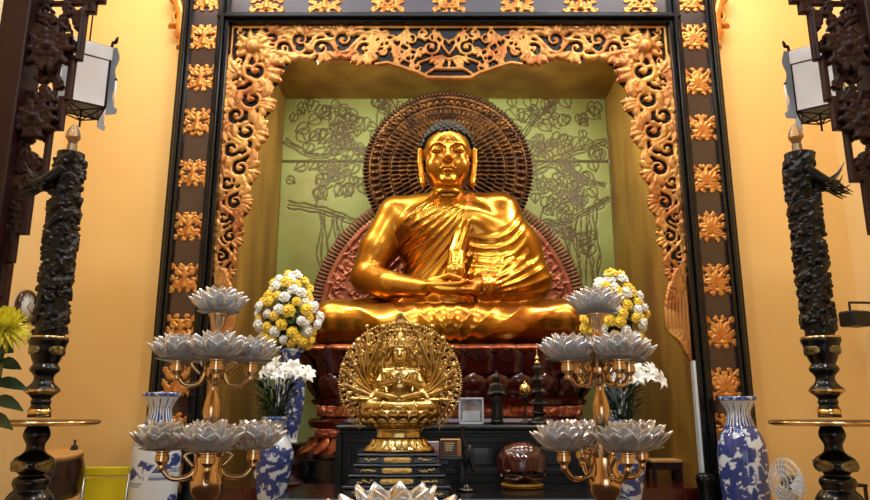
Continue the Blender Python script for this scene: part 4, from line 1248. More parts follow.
candelabrum(591, 611, 3.2, 'right')
# altar table out of view below, carrying the candelabra and the big lotus
ft = thing('front_altar_table', 'long dark wooden altar table in front carrying the brass candelabra', 'table', (0, 2.6, 0))
obj('tabletop', box(-2.3, 2.0, -1.0, 1.0, .75, .80, .01), M['wood_panel'], ft, False)
for sx in (-1, 1):
    for sy in (-1, 1): obj('leg', box(sx*1.8-.05, sx*1.8+.05, sy*.9-.05, sy*.9+.05, 0, .75, .01), M['wood_panel'], ft, False)
xl, yl, zl = P(394, 556, 2.2)
st = thing('lotus_stand', 'brass foot under the large crystal lotus at the bottom centre', 'stand', (xl, yl, .80))
obj('foot', lathe(smoothprof([(.001, 0), (.12, 0), (.11, .02), (.03, .05), (.025, zl-.9), (.08, zl-.835), (.08, zl-.83), (.001, zl-.83)], 3), 28), M['brass'], st)
put_lotus((xl, yl, zl-.83+.801), .1, 'large crystal lotus lamp with yellow centre in the foreground below the many-armed statue', 1.85)
o = obj('yellow_flame', lathe(smoothprof([(.001, .0), (.03, .01), (.034, .035), (.018, .07), (.001, .10)], 3), 16), M['amber'], None, True, (xl, yl, zl+.085))
tag(o, 'amber flame-shaped bulb in the middle of the large foreground lotus', 'bulb')

# ================================================================== dragon candle stands
def dragon_candle_mesh(r, h, seed):
    rng = random.Random(seed); per = 2*PI*r
    R = Relief(-.25*per, 1.25*per, 0, h, .0055); R.H[:] = 0
    def wrapst(f):
        for o in (-per, 0, per): f(o)
    # coiling dragon bodies with scales, clouds and claws
    for j, (off, turns) in enumerate(((0, 2.6), (per*.5, 2.6))):
        pts = []
        for k in range(220):
            t = k/219; x = off+turns*per*t+.12*per*math.sin(t*19); z = h*(.02+.94*t)+.03*math.sin(t*31+j)
            pts.append((x, z))
        for k, (x, z) in enumerate(pts):
            x = x % per
            for o in (-per, 0, per):
                R._st(x+o, z, r*.34, .011, .004)
                if k % 2 == 0: R._st(x+o+rng.uniform(-.03, .03), z+rng.uniform(-.03, .03), .010, .009, .012)
    for q in range(int(h*260)):
        x = rng.uniform(0, per); z = rng.uniform(.02, h-.04); rr = rng.uniform(.012, .026); a = rng.uniform(0, 6); d = rng.choice([-1, 1]); b = rng.uniform(.002, .013)
        kind = rng.random()
        for o in (-per, 0, per):
            if kind < .55: R.curl(x+o, z, rr, a, 1.2, d, .0075, 1.1, b)
            else: R.leaf(x+o, z, a, rr*2.2, .010, d*1.0, 1.1, b, False)
    i0 = int(round(.25*per/R.c)); n = int(round(per/R.c))
    H = R.H[i0:i0+n]
    nz = R.nz
    th = 2*PI*np.arange(n)/n
    rr = r-.018+H*1.25
    V = np.stack([rr*np.sin(th)[:, None], -rr*np.cos(th)[:, None], np.broadcast_to(R.Z[None, :], rr.shape)], -1).reshape(-1, 3)
    i, j = np.meshgrid(np.arange(n), np.arange(nz-1), indexing='ij'); i2 = (i+1) % n
    Fs = [tuple(q) for q in np.stack([i*nz+j, i2*nz+j, i2*nz+j+1, i*nz+j+1], -1).reshape(-1, 4).tolist()]
    Fs.append(tuple(k*nz for k in reversed(range(n)))); Fs.append(tuple(k*nz+nz-1 for k in range(n)))
    return (V, Fs)
def candle_stand(pxm, pym, Y, side, sgn):
    xm = P(pxm, pym, Y)[0]
    Z = lambda py: P(pxm, py, Y)[2]
    t = thing('candle_stand', 'black lacquered candle stand with gold bands and a wide drip disc, at the %s' % side, 'candle stand', (xm, Y, 0), 0, 'black candle stands')
    b = smoothprof([(.001, 0), (.26, 0), (.26, .05), (.2, .09), (.12, .16), (.09, .25), (.13, .34), (.15, .45), (.12, .56), (.085, .64), (.08, .75), (.11, .85), (.13, Z(506)),
         (.122, Z(498)), (.10, Z(492)), (.085, Z(489)), (.098, Z(483)), (.09, Z(478)), (.066, Z(475)), (.085, Z(471)), (.112, Z(465)), (.10, Z(458)), (.062, Z(453)), (.05, Z(449)), (.05, Z(444)), (.062, Z(440)), (.072, Z(435)), (.064, Z(429)), (.05, Z(425)), (.05, Z(422.5))], 3)
    c = smoothprof([(.058, Z(417)), (.058, Z(409)), (.05, Z(405)), (.056, Z(402)), (.05, Z(399)), (.07, Z(395)), (.094, Z(391)), (.088, Z(388)), (.06, Z(383)), (.052, Z(378)), (.058, Z(375)), (.078, Z(371)), (.080, Z(368)), (.066, Z(364)), (.076, Z(360)), (.092, Z(352)), (.10, Z(345)), (.106, Z(338)), (.001, Z(337.9))], 3)
    obj('baluster', lathe(b, 36), M['lacq_black'], t); obj('baluster', lathe(c, 36), M['lacq_black'], t)
    zd = Z(422)
    obj('disc', lathe([(.001, zd-.014), (.30, zd-.018), (.325, zd-.010), (.33, zd+.004), (.32, zd+.010), (.30, zd+.004), (.001, zd+.004)], 64), M['lacq_black'], t)
    obj('disc_rim', join(lathe([(.302, zd-.020), (.328, zd-.012), (.334, zd+.004), (.327, zd+.003), (.322, zd-.012), (.302, zd-.0185)], 64, False)), M['gold_band'], t, label='thin gold rim')
    def band(py0, py1, r0, r1, rm=None):
        z0, z1 = Z(py0), Z(py1); rm = rm or max(r0, r1)
        return lathe([(r0*.8, z0), (r0, z0), (rm, (z0+z1)/2), (r1, z1), (r1*.8, z1)], 36, False)
    for nm, a in (('gold_band', (417.5, 409, .062, .062)), ('gold_band', (395, 386, .074, .074, .099)), ('gold_band', (339.5, 337, .107, .108))):
        obj(nm, band(*a), M['gold_band'], t)
    # carved gold medallions on the bulbs
    def medal(py, r, w, h, seed):
        R = Relief(-w, w, -h, h, .005); rng = random.Random(seed)
        R.H[:] = np.where((R.X[:, None]/w)**2+(R.Z[None, :]/h)**2 < 1, .001, -1)
        for k in range(9): R.curl(rng.uniform(-w*.6, w*.6), rng.uniform(-h*.6, h*.6), h*.35, rng.uniform(0, 6), 1.2, rng.choice([-1, 1]), .007)
        V, Fs = R.mesh(.004)
        out = []
        for x, y, z in V:
            th = x/r; rr = r+.004-y; out.append((rr*math.sin(th), -rr*math.cos(th), z+Z(py)))
        return (A(out), Fs)
    mlist = []
    for k in range(4):
        m = obj('medallion', mv(medal(465, .110, .075, .035, k), rot=(0, 0, k*PI/2+.35*sgn)), M['gold_antique'], t)
        m = obj('medallion', mv(medal(351, .094, .055, .030, k+9), rot=(0, 0, k*PI/2+.45*sgn)), M['gold_antique'], t)
    # the candle: a black dragon-carved column with a flame bulb
    zc = Z(337)+.0; h = Z(154)-zc
    cdl = thing('dragon_candle', 'tall black candle carved with a coiling dragon, standing on the %s stand' % side, 'candle', (xm, Y, zc+.001), 0, 'dragon candles')
    obj('column', dragon_candle_mesh(.098, h, 3 if sgn < 0 else 4), M['black_carved'], cdl)
    wh = []
    rng = random.Random(7)
    zz = Z(190)-zc
    hd = curve([(sgn*-.06*0, -.06, zz+.12), (-sgn*-.08, -.09, zz+.04), (sgn*.14, -.08, zz+.02), (sgn*.19, -.08, zz+.03)], 6)
    wh.append(tube(hd, np.interp(np.linspace(0, 1, len(hd)), [0, .4, .75, 1], [.04, .034, .024, .010]), 10))
    for k in range(30):
        a = rng.uniform(-1.1, 1.0); L = rng.uniform(.08, .15); y = rng.uniform(-.13, -.03)
        s0 = (sgn*rng.uniform(.05, .15), y, zz+rng.uniform(-.04, .07))
        wh.append(tube(curve([s0, (s0[0]+sgn*L*.6, y, s0[2]+L*.5*math.sin(a)), (s0[0]+sgn*L, y, s0[2]+L*math.sin(a)+.02)], 4), [.009, .008, .008, .007, .006, .005, .004, .003, .0015], 6))
    obj('dragon_head', join(wh), M['black_carved'], cdl)
    obj('socket', lathe([(.04, h-.01), (.035, h+.01), (.03, h+.015), (.03, h+.06), (.026, h+.065), (.001, h+.065)], 20), M['brass_dull'], cdl)
    hb = Z(122)-Z(143)
    bl = obj('bulb', lathe(smoothprof([(.022, 0), (.036, .035), (.046, hb*.36), (.036, hb*.65), (.015, hb*.9), (.001, hb)], 4), 20), M['bulb_glass'], cdl, loc=(0, 0, h+.062))
    obj('bulb_base', lathe(smoothprof([(.001, .004), (.033, .03), (.040, hb*.33), (.001, hb*.34)], 3), 18), M['bulb_amber'], bl)
    return t
candle_stand(40, 410, 4.2, 'left', -1)
candle_stand(829, 410, 4.2, 'right', 1)

# ================================================================== foreground fretwork brackets on their posts
LX, LY = .092, 4.6
def bracket(sgn, side):
    root = thing('fretwork_bracket', 'dark carved wooden fretwork bracket stepping down its post, top %s corner' % side, 'bracket', (LX, LY, 0), 0, 'carved corner brackets')
    def W(px, py):
        x, y, z = P(px, py, LY); return (x-LX, z)
    edge = [(108, -40), (106, 2), (97, 4), (95, 13), (86, 14), (81.5, 60), (75, 60), (70.5, 100.5), (66, 100.5), (61.5, 129), (53, 131), (46, 181), (35, 183), (26, 234), (18, 235), (14, 262), (6, 264), (2, 290)]
    # bring each vertical riser truly vertical in the world
    pts = []
    wz = [W(*e) for e in edge]
    for i, (x, z) in enumerate(wz):
        pts.append([x, z])
    for i in range(0, len(pts)-1, 2): 
        xm = (pts[i][0]+pts[i+1][0])/2; pts[i][0] = pts[i+1][0] = xm
    for i in range(1, len(pts)-1, 2):
        zm = (pts[i][1]+pts[i+1][1])/2; pts[i][1] = pts[i+1][1] = zm
    xp = W(36, 20)[0]                                    # post's inner face
    xo = W(9, 20)[0]
    z1 = pts[0][1]; z0 = pts[-1][1]
    R = Relief(xp-.02, max(p[0] for p in pts)+.02, z0-.05, z1, .0085)
    XX, ZZ = R.X[:, None], R.Z[None, :]
    def right_at(z):
        for i in range(0, len(pts)-1, 2):
            if pts[i+1][1] <= z <= pts[i][1]: return pts[i][0]
        return pts[0][0] if z > pts[0][1] else pts[-1][0]
    xr = np.array([right_at(z) for z in R.Z])[None, :]
    inside = XX < xr
    b = .040
    frame_ = inside & (XX > xr-b)
    R.H = np.where(frame_, .018, -1.0)
    for i in range(1, len(pts)-1, 2):                    # treads of the steps
        xa, xb, z = pts[i+1][0], pts[i][0], pts[i][1]
        R.H = np.where((XX > xa-.05) & (XX < xb) & (ZZ > z) & (ZZ < z+.035), .018, R.H)
        R.H = np.where((XX > xp-.02) & (XX < xa) & (ZZ > z-.016) & (ZZ < z+.016) & (i % 4 == 1), .008, R.H)
    for x in (.20, .36):
        R.H = np.where((XX > xp+x-.016) & (XX < xp+x+.016) & inside & ((ZZ > pts[5][1]) | (x < .3) & (ZZ > pts[9][1])), .008, R.H)
    rng = random.Random(2)
    save = R.H.copy(); R.H[:] = -1
    for q in range(120):
        z = rng.uniform(z0+.05, z1); xm = right_at(z)
        if xm-xp < .08: continue
        x = rng.uniform(xp+.02, xm-.05); r = rng.uniform(.028, .055)
        R.curl(x, z, r, rng.uniform(0, 6), 1.3, rng.choice([-1, 1]), .017, .8)
        if q % 2: R.leaf(x+r*.6, z, rng.uniform(0, 6), r*2.2, .022, rng.uniform(-1, 1), .8)
    R.H = np.maximum(np.where(inside, R.H, -1), save)
    V, Fs = R.mesh(.035)
    obj('fretwork', mv((V, Fs), sc=(sgn, 1, 1)), M['wood_dark'], root)
    def rosette(px, py, rad, seed):
        rx, rz = W(px, py)
        Q = Relief(-rad*1.3, rad*1.3, -rad*1.3, rad*1.3, .0075); Q.mir = 0.0; rg = random.Random(seed)
        Q.st(0, 0, rad*.8, .04)
        for k in range(5):
            a = -1.3+k*.65; Q.curl(.55*rad*math.cos(a), .6*rad*math.sin(a), rad*.36, rg.uniform(0, 6), 1.4, rg.choice([-1, 1]), .02, 1, .025)
            Q.leaf(.7*rad*math.cos(a), .7*rad*math.sin(a), a+rg.uniform(-.4, .4), rad*.55, .03, rg.uniform(-1, 1), 1, .02)
        Q.st(0, .1*rad, rad*.26, .045, .045); Q.curl(.22*rad, -.25*rad, rad*.2, 0, 1.2, 1, .018, 1, .04)
        return mv(Q.mesh(.01), (rx, -.022, rz))
    obj('rosette', mv(rosette(52, 52, .155, 1), sc=(sgn, 1, 1)), M['wood_dark'], root)
    obj('rosette', mv(rosette(38, 122, .135, 5), sc=(sgn, 1, 1)), M['wood_dark'], root)
    x0, x1 = sorted((sgn*xo, sgn*(xp+.004)))
    obj('post', join(box(x0, x1, -.10, .14, 0, CH-.02, .01)), M['wood_panel'], root, False)
    return root
bracket(1, 'left'); bracket(-1, 'right')

# ================================================================== hanging palace lanterns
def lantern(px, py, Y, rz, side, sgn):
    x, y, z = P(px, py, Y)
    t = thing('palace_lantern', 'white cloth palace lantern with dark hooked frame hanging at the %s, beyond the fretwork' % side, 'lantern', (x, y, z), rz, 'hanging lanterns')
    s, h = .145, .25          # half width, half height
    for k in range(4):
        pn = obj('panel', mv(box(-s+.006, s-.006, -.004, .004, -h, h*.58, .002), (0, 0, 0)), M['paper'], t, False); pn.location = (s*math.sin(k*PI/2), -s*math.cos(k*PI/2), 0); pn.rotation_euler = (0, 0, k*PI/2)
        up = obj('upper_panel', mv(box(-s-.012, s+.012, -.005, .005, h*.60, h*1.05, .003)), M['paper'], t, False); up.location = ((s+.006)*math.sin(k*PI/2), -(s+.006)*math.cos(k*PI/2), 0); up.rotation_euler = (0, 0, k*PI/2)
        c, sn = math.cos(k*PI/2+PI/4), math.sin(k*PI/2+PI/4); d = s*1.41
        post = [(c*d, sn*d, -h*1.02), (c*d, sn*d, h*1.05), (c*d*1.14, sn*d*1.14, h*1.22), (c*d*1.22, sn*d*1.22, h*1.42)]
        obj('corner_post', join(tube(curve(post, 5), [.011]*10+[.013, .014, .013, .011, .009, .006], 8)), M['wood_dark'], t)
        # wavy cloth fin hanging off the corner
        def fin(u, v, c=c, sn=sn, d=d):
            zz = -h*1.25+2.3*h*v; w = .055+.014*math.sin(v*17)+(.03 if v < .08 else 0)
            return (c*(d+.008+w*u), sn*(d+.008+w*u), zz)
        a_ = grid(fin, 3, 30); b_ = (a_[0]+np.array([-sn*.006, c*.006, 0]), [tuple(reversed(q)) for q in a_[1]])
        obj('corner_fin', join(a_, b_), M['fin_grey'], t)
        tp = (c*(d+.05), sn*(d+.05))
        ts = obj('tassel_rod', join(tube([(tp[0]*1.08, tp[1]*1.08, -h*.1), (tp[0]*1.08, tp[1]*1.08, -h*1.0)], .007, 8)), M['paper'], t)
        obj('bead', ball((tp[0]*1.08, tp[1]*1.08, -h*.08), .011, 10, 8), M['black_plastic'], ts)
    for zz in (-h, h*.59, h*1.05):
        rail = []
        for k in range(4):
            a0 = k*PI/2+PI/4; a1 = a0+PI/2; d = s*1.41
            rail.append(tube([(d*math.cos(a0), d*math.sin(a0), zz), (d*math.cos(a1), d*math.sin(a1), zz)], .008, 6))
        obj('rail', join(rail), M['wood_dark'], t)
    br = []
    for k in range(4):
        a0 = k*PI/2+PI/4; d = s*1.41
        br.append(tube([(d*math.cos(a0), d*math.sin(a0), -h), (0, 0, -h*1.38)], .006, 6))
    br.append(tube([(-s, -s, -h*1.02), (s, s, -h*1.02)], .006, 6)); br.append(tube([(-s, s, -h*1.02), (s, -s, -h*1.02)], .006, 6)); br.append(tube([(0, 0, -h), (0, 0, -h*1.6)], .008, 6))
    obj('bottom_brace', join(br), M['black_plastic'], t)
    obj('top_cap', join(mv(box(-s, s, -s, s, h*1.05, h*1.09, .004)), mv(lathe([(.06, 0), (.03, .03), (.012, .05), (.001, .05)], 16), (0, 0, h*1.09))), M['wood_dark'], t)
    obj('cord', tube([(0, 0, h*1.1), (0, 0, CH-z)], .006, 6), M['black_plastic'], t)
    return t
lantern(85, 80, 5.15, .62, 'left', -1)
lantern(816, 84, 5.15, -.62, 'right', 1)
# ================================================================== porcelain vases
def vase(name_label, px, py_rim, Y, prof, zfloor, mats, group=None, cat='vase'):
    """prof = [(r, depth below the rim)] ; body, neck and rim as parts"""
    x, y, z = P(px, py_rim, Y)
    H = z-zfloor
    t = thing('porcelain_vase', name_label, cat, (x, y, zfloor), 0, group)
    pf = smoothprof([(r, H*(1-q)) for r, q in prof][::-1], 6)
    zn = H*(1-.20)
    pr, pz = np.array([q[0] for q in pf]), np.array([q[1] for q in pf])
    def painted(z0, z1, mode, seed):
        nv = max(12, int((z1-z0)/.009)); nu = 132
        zz = np.linspace(z0, z1, nv); rr = np.interp(zz, pz, pr)
        per = 2*PI*.2
        R = Relief(-.3*per, 1.3*per, z0, z1, .006); R.H[:] = 0
        rg = random.Random(seed)
        def each(f):
            for o in (-per, 0, per): f(o)
        hh = z1-z0
        if mode == 'plain': pass
        elif mode == 'band':
            for k in range(26):
                x = per*k/26
                each(lambda o: R.path([(x+o, z0), (x+o, z0+hh*.5), (x+o+.01, z0+hh*(.55+.25*(k % 2)))], .020, .006, .045))
            R.path([(-.3*per, z1-.02), (1.3*per, z1-.02)], .014, .014, .06); R.path([(-.3*per, z0+.01), (1.3*per, z0+.01)], .012, .012, .06)
        elif mode == 'flowers':
            for k in range(int(330*hh)):
                x, z = rg.uniform(0, per), rg.uniform(z0+.12*hh, z1); a = rg.uniform(0, 6.3); L = rg.uniform(.06, .15)
                each(lambda o: R.leaf(x+o, z, a, L, L*.24, .8, .04, 0, False))
                if k % 3 == 0: each(lambda o: R.curl(x+o, z, L*.5, a, 1.4, 1, .008, .06))
            for k in range(3):      # pavilion roofs and water on one side
                x = .25*per-.10+.02*k; z = z0+hh*(.35+.17*k)
                for q in range(5): R.path([(x-.08, z-.02*q), (x+.10, z-.02*q)], .006, .006, .06)
                R.path([(x-.11, z+.02), (x, z+.05), (x+.13, z+.02)], .014, .012, .05)
        elif mode == 'landscape':
            for k in range(18):
                x, z = per*(k+.5)/18*3+rg.uniform(-.05, .05), z0+hh*(.05+.05*k)
                x = x % per
                def hill(o):
                    for q in range(7): R.path([(x+o-.10+.014*q, z), (x+o-.02+.01*q, z+.10-.008*q), (x+o+.08, z+.01)], .008, .006, .05)
                each(hill)
                def tree(o):
                    R.path([(x+o+.10, z), (x+o+.09, z+.12)], .006, .005, .06)
                    for q in range(9): R.path([(x+o+.05+.012*q, z+.12+.03*math.sin(q*.8)), (x+o+.075+.012*q, z+.115+.03*math.sin(q*.8))], .011, .010, .06)
                each(tree)
                each(lambda o: [R.path([(x+o-.12, z-.03-.014*q), (x+o+.1-.02*q, z-.03-.014*q)], .004, .004, .05) for q in range(3)])
        else:                       # dragon among clouds
            for k in range(5):
                pts = []; x0 = per*k/5
                for q in range(40): pts.append((x0+.11*math.sin(q*.35)+.05*math.sin(q*.9), z0+hh*(.22+.62*q/39)))
                each(lambda o: R.path([(p[0]+o, p[1]) for p in pts], .026, .015, .035))
                for q in range(16):
                    x, z = x0+rg.uniform(-.2, .2), z0+hh*rg.uniform(.2, .9); a = rg.uniform(0, 6.3); L = rg.uniform(.05, .1)
                    each(lambda o: R.leaf(x+o, z, a, L, L*.22, 1.0, .04, 0, False)); each(lambda o: R.curl(x+o+.05, z, L*.4, a, 1.4, -1, .008, .05))
        G = np.clip(R.H/.0003, 0, 1)
        th = 2*PI*np.arange(nu)/nu
        ii = np.clip(((th/(2*PI)*per-R.x0)/R.c).astype(int), 0, R.nx-1); jj = np.clip(((zz-R.z0)/R.c).astype(int), 0, R.nz-1)
        ink = G[ii[:, None], jj[None, :]]*.95
        V = np.stack([rr[None, :]*np.sin(th)[:, None], -rr[None, :]*np.cos(th)[:, None], np.broadcast_to(zz[None, :], (nu, nv))], -1).reshape(-1, 3)
        i, j = np.meshgrid(np.arange(nu), np.arange(nv-1), indexing='ij'); i2 = (i+1) % nu
        Fs = [tuple(q) for q in np.stack([i*nv+j, i2*nv+j, i2*nv+j+1, i*nv+j+1], -1).reshape(-1, 4).tolist()]
        return (V, Fs), np.clip(ink, 0, 1).reshape(-1)
    def put(nm, z0, z1, mode, seed, extra=None):
        p, ink = painted(z0, z1, mode, seed)
        if extra: 
            p = join(p, extra); ink = np.concatenate([ink, np.zeros(len(p[0])-len(ink))])
        o = obj(nm, p, M['porcelain_painted'], t)
        at = o.data.attributes.new('ink', 'FLOAT', 'POINT'); at.data.foreach_set('value', ink.astype(np.float32))
    sd = int(px)
    put('body', 0, zn, mats[0], sd, lathe([(.001, 0), (pr[0], 0)], 48, False))
    inner = lathe([(np.interp(z_, pz, pr)-.012, z_) for z_ in np.linspace(H, zn-.02, 12)], 48, False)
    put('neck', zn, H, mats[1], sd+1, inner)
    rt, zt = pf[-1]
    obj('rim', lathe([(rt-.004, zt-.03), (rt+.004, zt-.012), (rt+.004, zt+.004), (rt-.012, zt+.004), (rt-.014, zt-.015)], 48, False), M['porcelain_band'], t)
    return t, (x, y, z), pf
big = [(.165, 0), (.150, .03), (.108, .085), (.104, .125), (.135, .19), (.185, .25), (.212, .34), (.214, .48), (.200, .66), (.17, .84), (.145, .95), (.15, 1.0)]
def vase_stand(px, Y, r, h, label):
    x = P(px, 440, Y)[0]
    t = thing('vase_stand', label, 'stand', (x, Y, 0), 0, 'vase stands')
    obj('top', lathe([(.001, h-.04), (r, h-.04), (r+.012, h-.025), (r, h), (.001, h)], 32), M['wood_dark'], t)
    obj('collar', lathe([(r*.8, h-.10), (r*.9, h-.07), (r*.82, h-.04)], 32), M['wood_dark'], t)
    for k in range(4):
        a = PI/4+k*PI/2
        obj('leg', tube(curve([(r*.72*math.cos(a), r*.72*math.sin(a), h-.06), (r*.98*math.cos(a), r*.98*math.sin(a), h*.65), (r*.72*math.cos(a), r*.72*math.sin(a), h*.25), (r*.95*math.cos(a), r*.95*math.sin(a), .02)], 5), .025, 8), M['wood_dark'], t)
    return x
for px, py, side, ms in ((162, 393, 'left', ('landscape', 'band')), (737, 397, 'right', ('flowers', 'band'))):
    vase_stand(px, 6.62, .20, .15, 'low dark wooden stand under the tall blue and white vase at the frame, %s' % side)
    vase('tall blue and white floor vase standing before the %s side of the frame' % side, px, py, 6.62, big, .151, ms, 'tall floor vases')
    xs = P(px, 440, 6.95)[0]
    for s_, wd in ((-1, 'left'), (1, 'right')):
        ob = thing('carved_stool', 'black carved stool behind the %s floor vase, on its %s' % (side, wd), 'stool', (P(px, 440, 6.62)[0]+s_*(.255 if side == 'right' else .24), 6.80, 0), 0, 'carved stools behind the vases')
        obj('body', lathe(smoothprof([(.001, 0), (.075, 0), (.085, .08), (.07, .2), (.08, .45), (.07, .7), (.082, .80), (.075, .86), (.001, .88)], 3), 24), M['black_carved'], ob)
        R_ = [ball((.068*math.cos(a), .068*math.sin(a), .82), .024, 8, 6) for a in np.linspace(0, 2*PI, 9)[:-1]]
        obj('carved_knobs', join(lathe([(.076, .80), (.086, .82), (.076, .84)], 24, False), *R_), M['black_carved'], ob)
small = [(.112, 0), (.104, .03), (.080, .10), (.078, .17), (.12, .25), (.162, .36), (.165, .46), (.150, .62), (.12, .84), (.102, .95), (.106, 1.0)]
TB = .66
lily_tops = []
for px, py, side in ((275, 417, 'left'), (623, 420, 'right')):
    x = P(px, 450, 6.05)[0]
    tb = thing('flower_table', 'small dark table under the lily vase on the %s' % side, 'table', (x, 6.05, 0), 0, 'small flower tables')
    obj('tabletop', box(-.24, .24, -.24, .24, TB-.035, TB, .008), M['wood_dark'], tb, False)
    for sx in (-1, 1):
        for sy in (-1, 1): obj('leg', box(sx*.2-.022, sx*.2+.022, sy*.2-.022, sy*.2+.022, 0, TB-.035, .005), M['wood_dark'], tb, False)
    _, tp, _ = vase('blue and white baluster vase holding white lilies, %s of the altar' % side, px, py, 6.05, small, TB+.001, ('dragon', 'plain'), 'lily vases')
    lily_tops.append((side, tp))
tall = [(.13, 0), (.12, .03), (.095, .10), (.095, .18), (.13, .28), (.155, .40), (.15, .6), (.12, .85), (.10, .95), (.105, 1.0)]
bq_tops = []
for px, side in ((291, 'left'), (612, 'right')):
    Y = 7.2
    x = P(px, 440, Y)[0]; h = 1.13
    t = thing('carved_stand', 'dark carved stand lifting the bouquet vase on the %s of the throne' % side, 'stand', (x, Y, NZ0+.001), 0, 'bouquet stands')
    hh = h-NZ0
    obj('top', lathe([(.001, hh-.03), (.15, hh-.03), (.16, hh-.015), (.15, hh), (.001, hh)], 28), M['wood_dark'], t)
    obj('column', lathe(smoothprof([(.13, 0), (.14, .03), (.07, .08), (.06, .15), (.09, .2), (.06, hh-.1), (.12, hh-.03)], 4), 28), M['wood_dark'], t)
    _, tp, _ = vase('tall blue and white vase behind the lilies, holding the rose bouquet, %s of the throne' % side, px, 350, Y, tall, h+.002, ('flowers', 'flowers'), 'bouquet vases')
    bq_tops.append((side, tp))

# ================================================================== flowers
def rose_mesh(r):
    """ruffled bloom: petals spiralling out of the centre, edges curled back"""
    def f(u, v):
        th = 2*PI*u; ph = PI*(.02+.93*v)
        k = 3*th+15*v
        rr = r*(.80+.17*math.sin(k)+.07*math.sin(7*th-9*v))*(1 if v > .08 else .9)
        return (rr*math.sin(ph)*math.cos(th), rr*math.sin(ph)*math.sin(th), .82*rr*math.cos(ph))
    ps = [grid(f, 40, 22, True)]
    for k in range(7):
        a = 2*PI*k/7
        def g(u, v, a=a):
            t = a+(2*u-1)*.62*math.sin(PI*(.2+.7*v)); q = r*(.55+.62*v)
            return (q*math.cos(t), q*math.sin(t), r*(-.45+.55*v-.15*v*v+.10*math.sin(9*u)))
        ps.append(grid(g, 6, 5))
    return join(ps)
rose_me = {}
def flower(kind, loc, direction, sc, label, cat, group, name):
    if kind not in rose_me:
        rm_ = {'rose_y': ('yellow', rose_mesh(.056)), 'rose_w': ('white', rose_mesh(.056)), 'lily': ('white', lily_mesh(.085))}[kind]
        o = obj(name, rm_[1], M[rm_[0]], None, True); rose_me[kind] = o.data
    else:
        o = bpy.data.objects.new(name, rose_me[kind]); C.objects.link(o)
    o.location = loc; o.scale = (sc, sc, sc)
    o.rotation_euler = Vector(direction).to_track_quat('Z', 'Y').to_euler()
    return tag(o, label, cat, group)
def lily_mesh(L):
    ps = [tube([(0, 0, -L*.6), (0, 0, 0)], [L*.05, L*.12], 8)]
    for k in range(6):
        a = 2*PI*k/6+(.1 if k % 2 else 0); wd = .30 if k % 2 else .22
        def f(u, v):
            uu = 2*u-1; half = L*wd*math.sin(PI*min(1, .12+.86*v))*(1 if v < .98 else .2)
            rr = L*(.10+.95*v**1.4); zz = L*(.75*v-.55*v**3)
            return (rr*math.cos(a)-uu*half*math.sin(a), rr*math.sin(a)+uu*half*math.cos(a), zz+.25*half*uu*uu)
        ps.append(grid(f, 5, 8))
    for k in range(5):
        a = 2*PI*k/5; ps.append(tube([(0, 0, 0), (L*.15*math.cos(a), L*.15*math.sin(a), L*.5)], L*.02, 4))
    return join(ps)
def leaf_blade(p, d, L, W, droop, rng, face=(0, 0, 1.0)):
    d = np.array(d, float); d /= np.linalg.norm(d)
    s = np.cross(d, face); s /= np.linalg.norm(s)+1e-9
    def f(u, v):
        c = np.array(p)+d*L*v+np.array([0, 0, -droop*L*v*v])
        half = W*math.sin(PI*min(1, .08+.9*v))
        return tuple(c+s*half*(2*u-1)+np.array([0, 0, .25*half*abs(2*u-1)]))
    return grid(f, 3, 6)
for side, tp in bq_tops:
    rng = random.Random(21 if side == 'left' else 22)
    sgn = -1 if side == 'left' else 1
    cx_, cy_, cz_ = tp[0]+(-.045 if side == 'left' else .045), tp[1]-.02, tp[2]+.37
    ps = []
    for k in range(330):
        a = rng.uniform(0, 2*PI); e = rng.uniform(-1.3, 1.3)
        d = (math.cos(a)*math.cos(e), math.sin(a)*math.cos(e), math.sin(e))
        q = (cx_+d[0]*.22*rng.uniform(.2, 1), cy_+d[1]*.16*rng.uniform(.2, 1), cz_-.03+d[2]*.33*rng.uniform(.2, 1))
        ps.append(leaf_blade(q, d, rng.uniform(.06, .11), rng.uniform(.016, .03), rng.uniform(0, .5), rng))
    for k in range(14):
        a = 2*PI*k/14; ps.append(tube([(tp[0]+.03*math.cos(a), tp[1]+.03*math.sin(a), tp[2]-.1), (cx_+.14*math.cos(a), cy_+.1*math.sin(a), cz_-.1)], .006, 5))
    o = obj('bouquet_foliage', join(ps), M['leaf'], None, True)
    tag(o, 'green leaves and stems of the rose bouquet, %s of the throne' % side, 'foliage', None, 'stuff')
    n = 46; cnt = 0
    for k in range(110):
        g = (k+.5)/110; zz = 1-2*g; a = k*PI*(3-math.sqrt(5))
        q = math.sqrt(1-zz*zz); d = (q*math.cos(a), q*math.sin(a), zz)
        if d[1] > .35 or zz < -.86: continue
        taper = 1-.38*max(0, zz)
        loc = (cx_+d[0]*.305*taper+rng.uniform(-.035, .035), cy_+d[1]*.2*taper, cz_+zz*.42+rng.uniform(-.035, .035))
        yel = rng.random() < .52
        flower('rose_y' if yel else 'rose_w', loc, (d[0], d[1]-.5, d[2]+.15), rng.uniform(.78, 1.08),
               '%s rose in the round bouquet on the %s of the throne' % ('yellow' if yel else 'white', side), 'flower', '%s roses of the %s bouquet' % ('yellow' if yel else 'white', side), 'yellow_rose' if yel else 'white_rose')
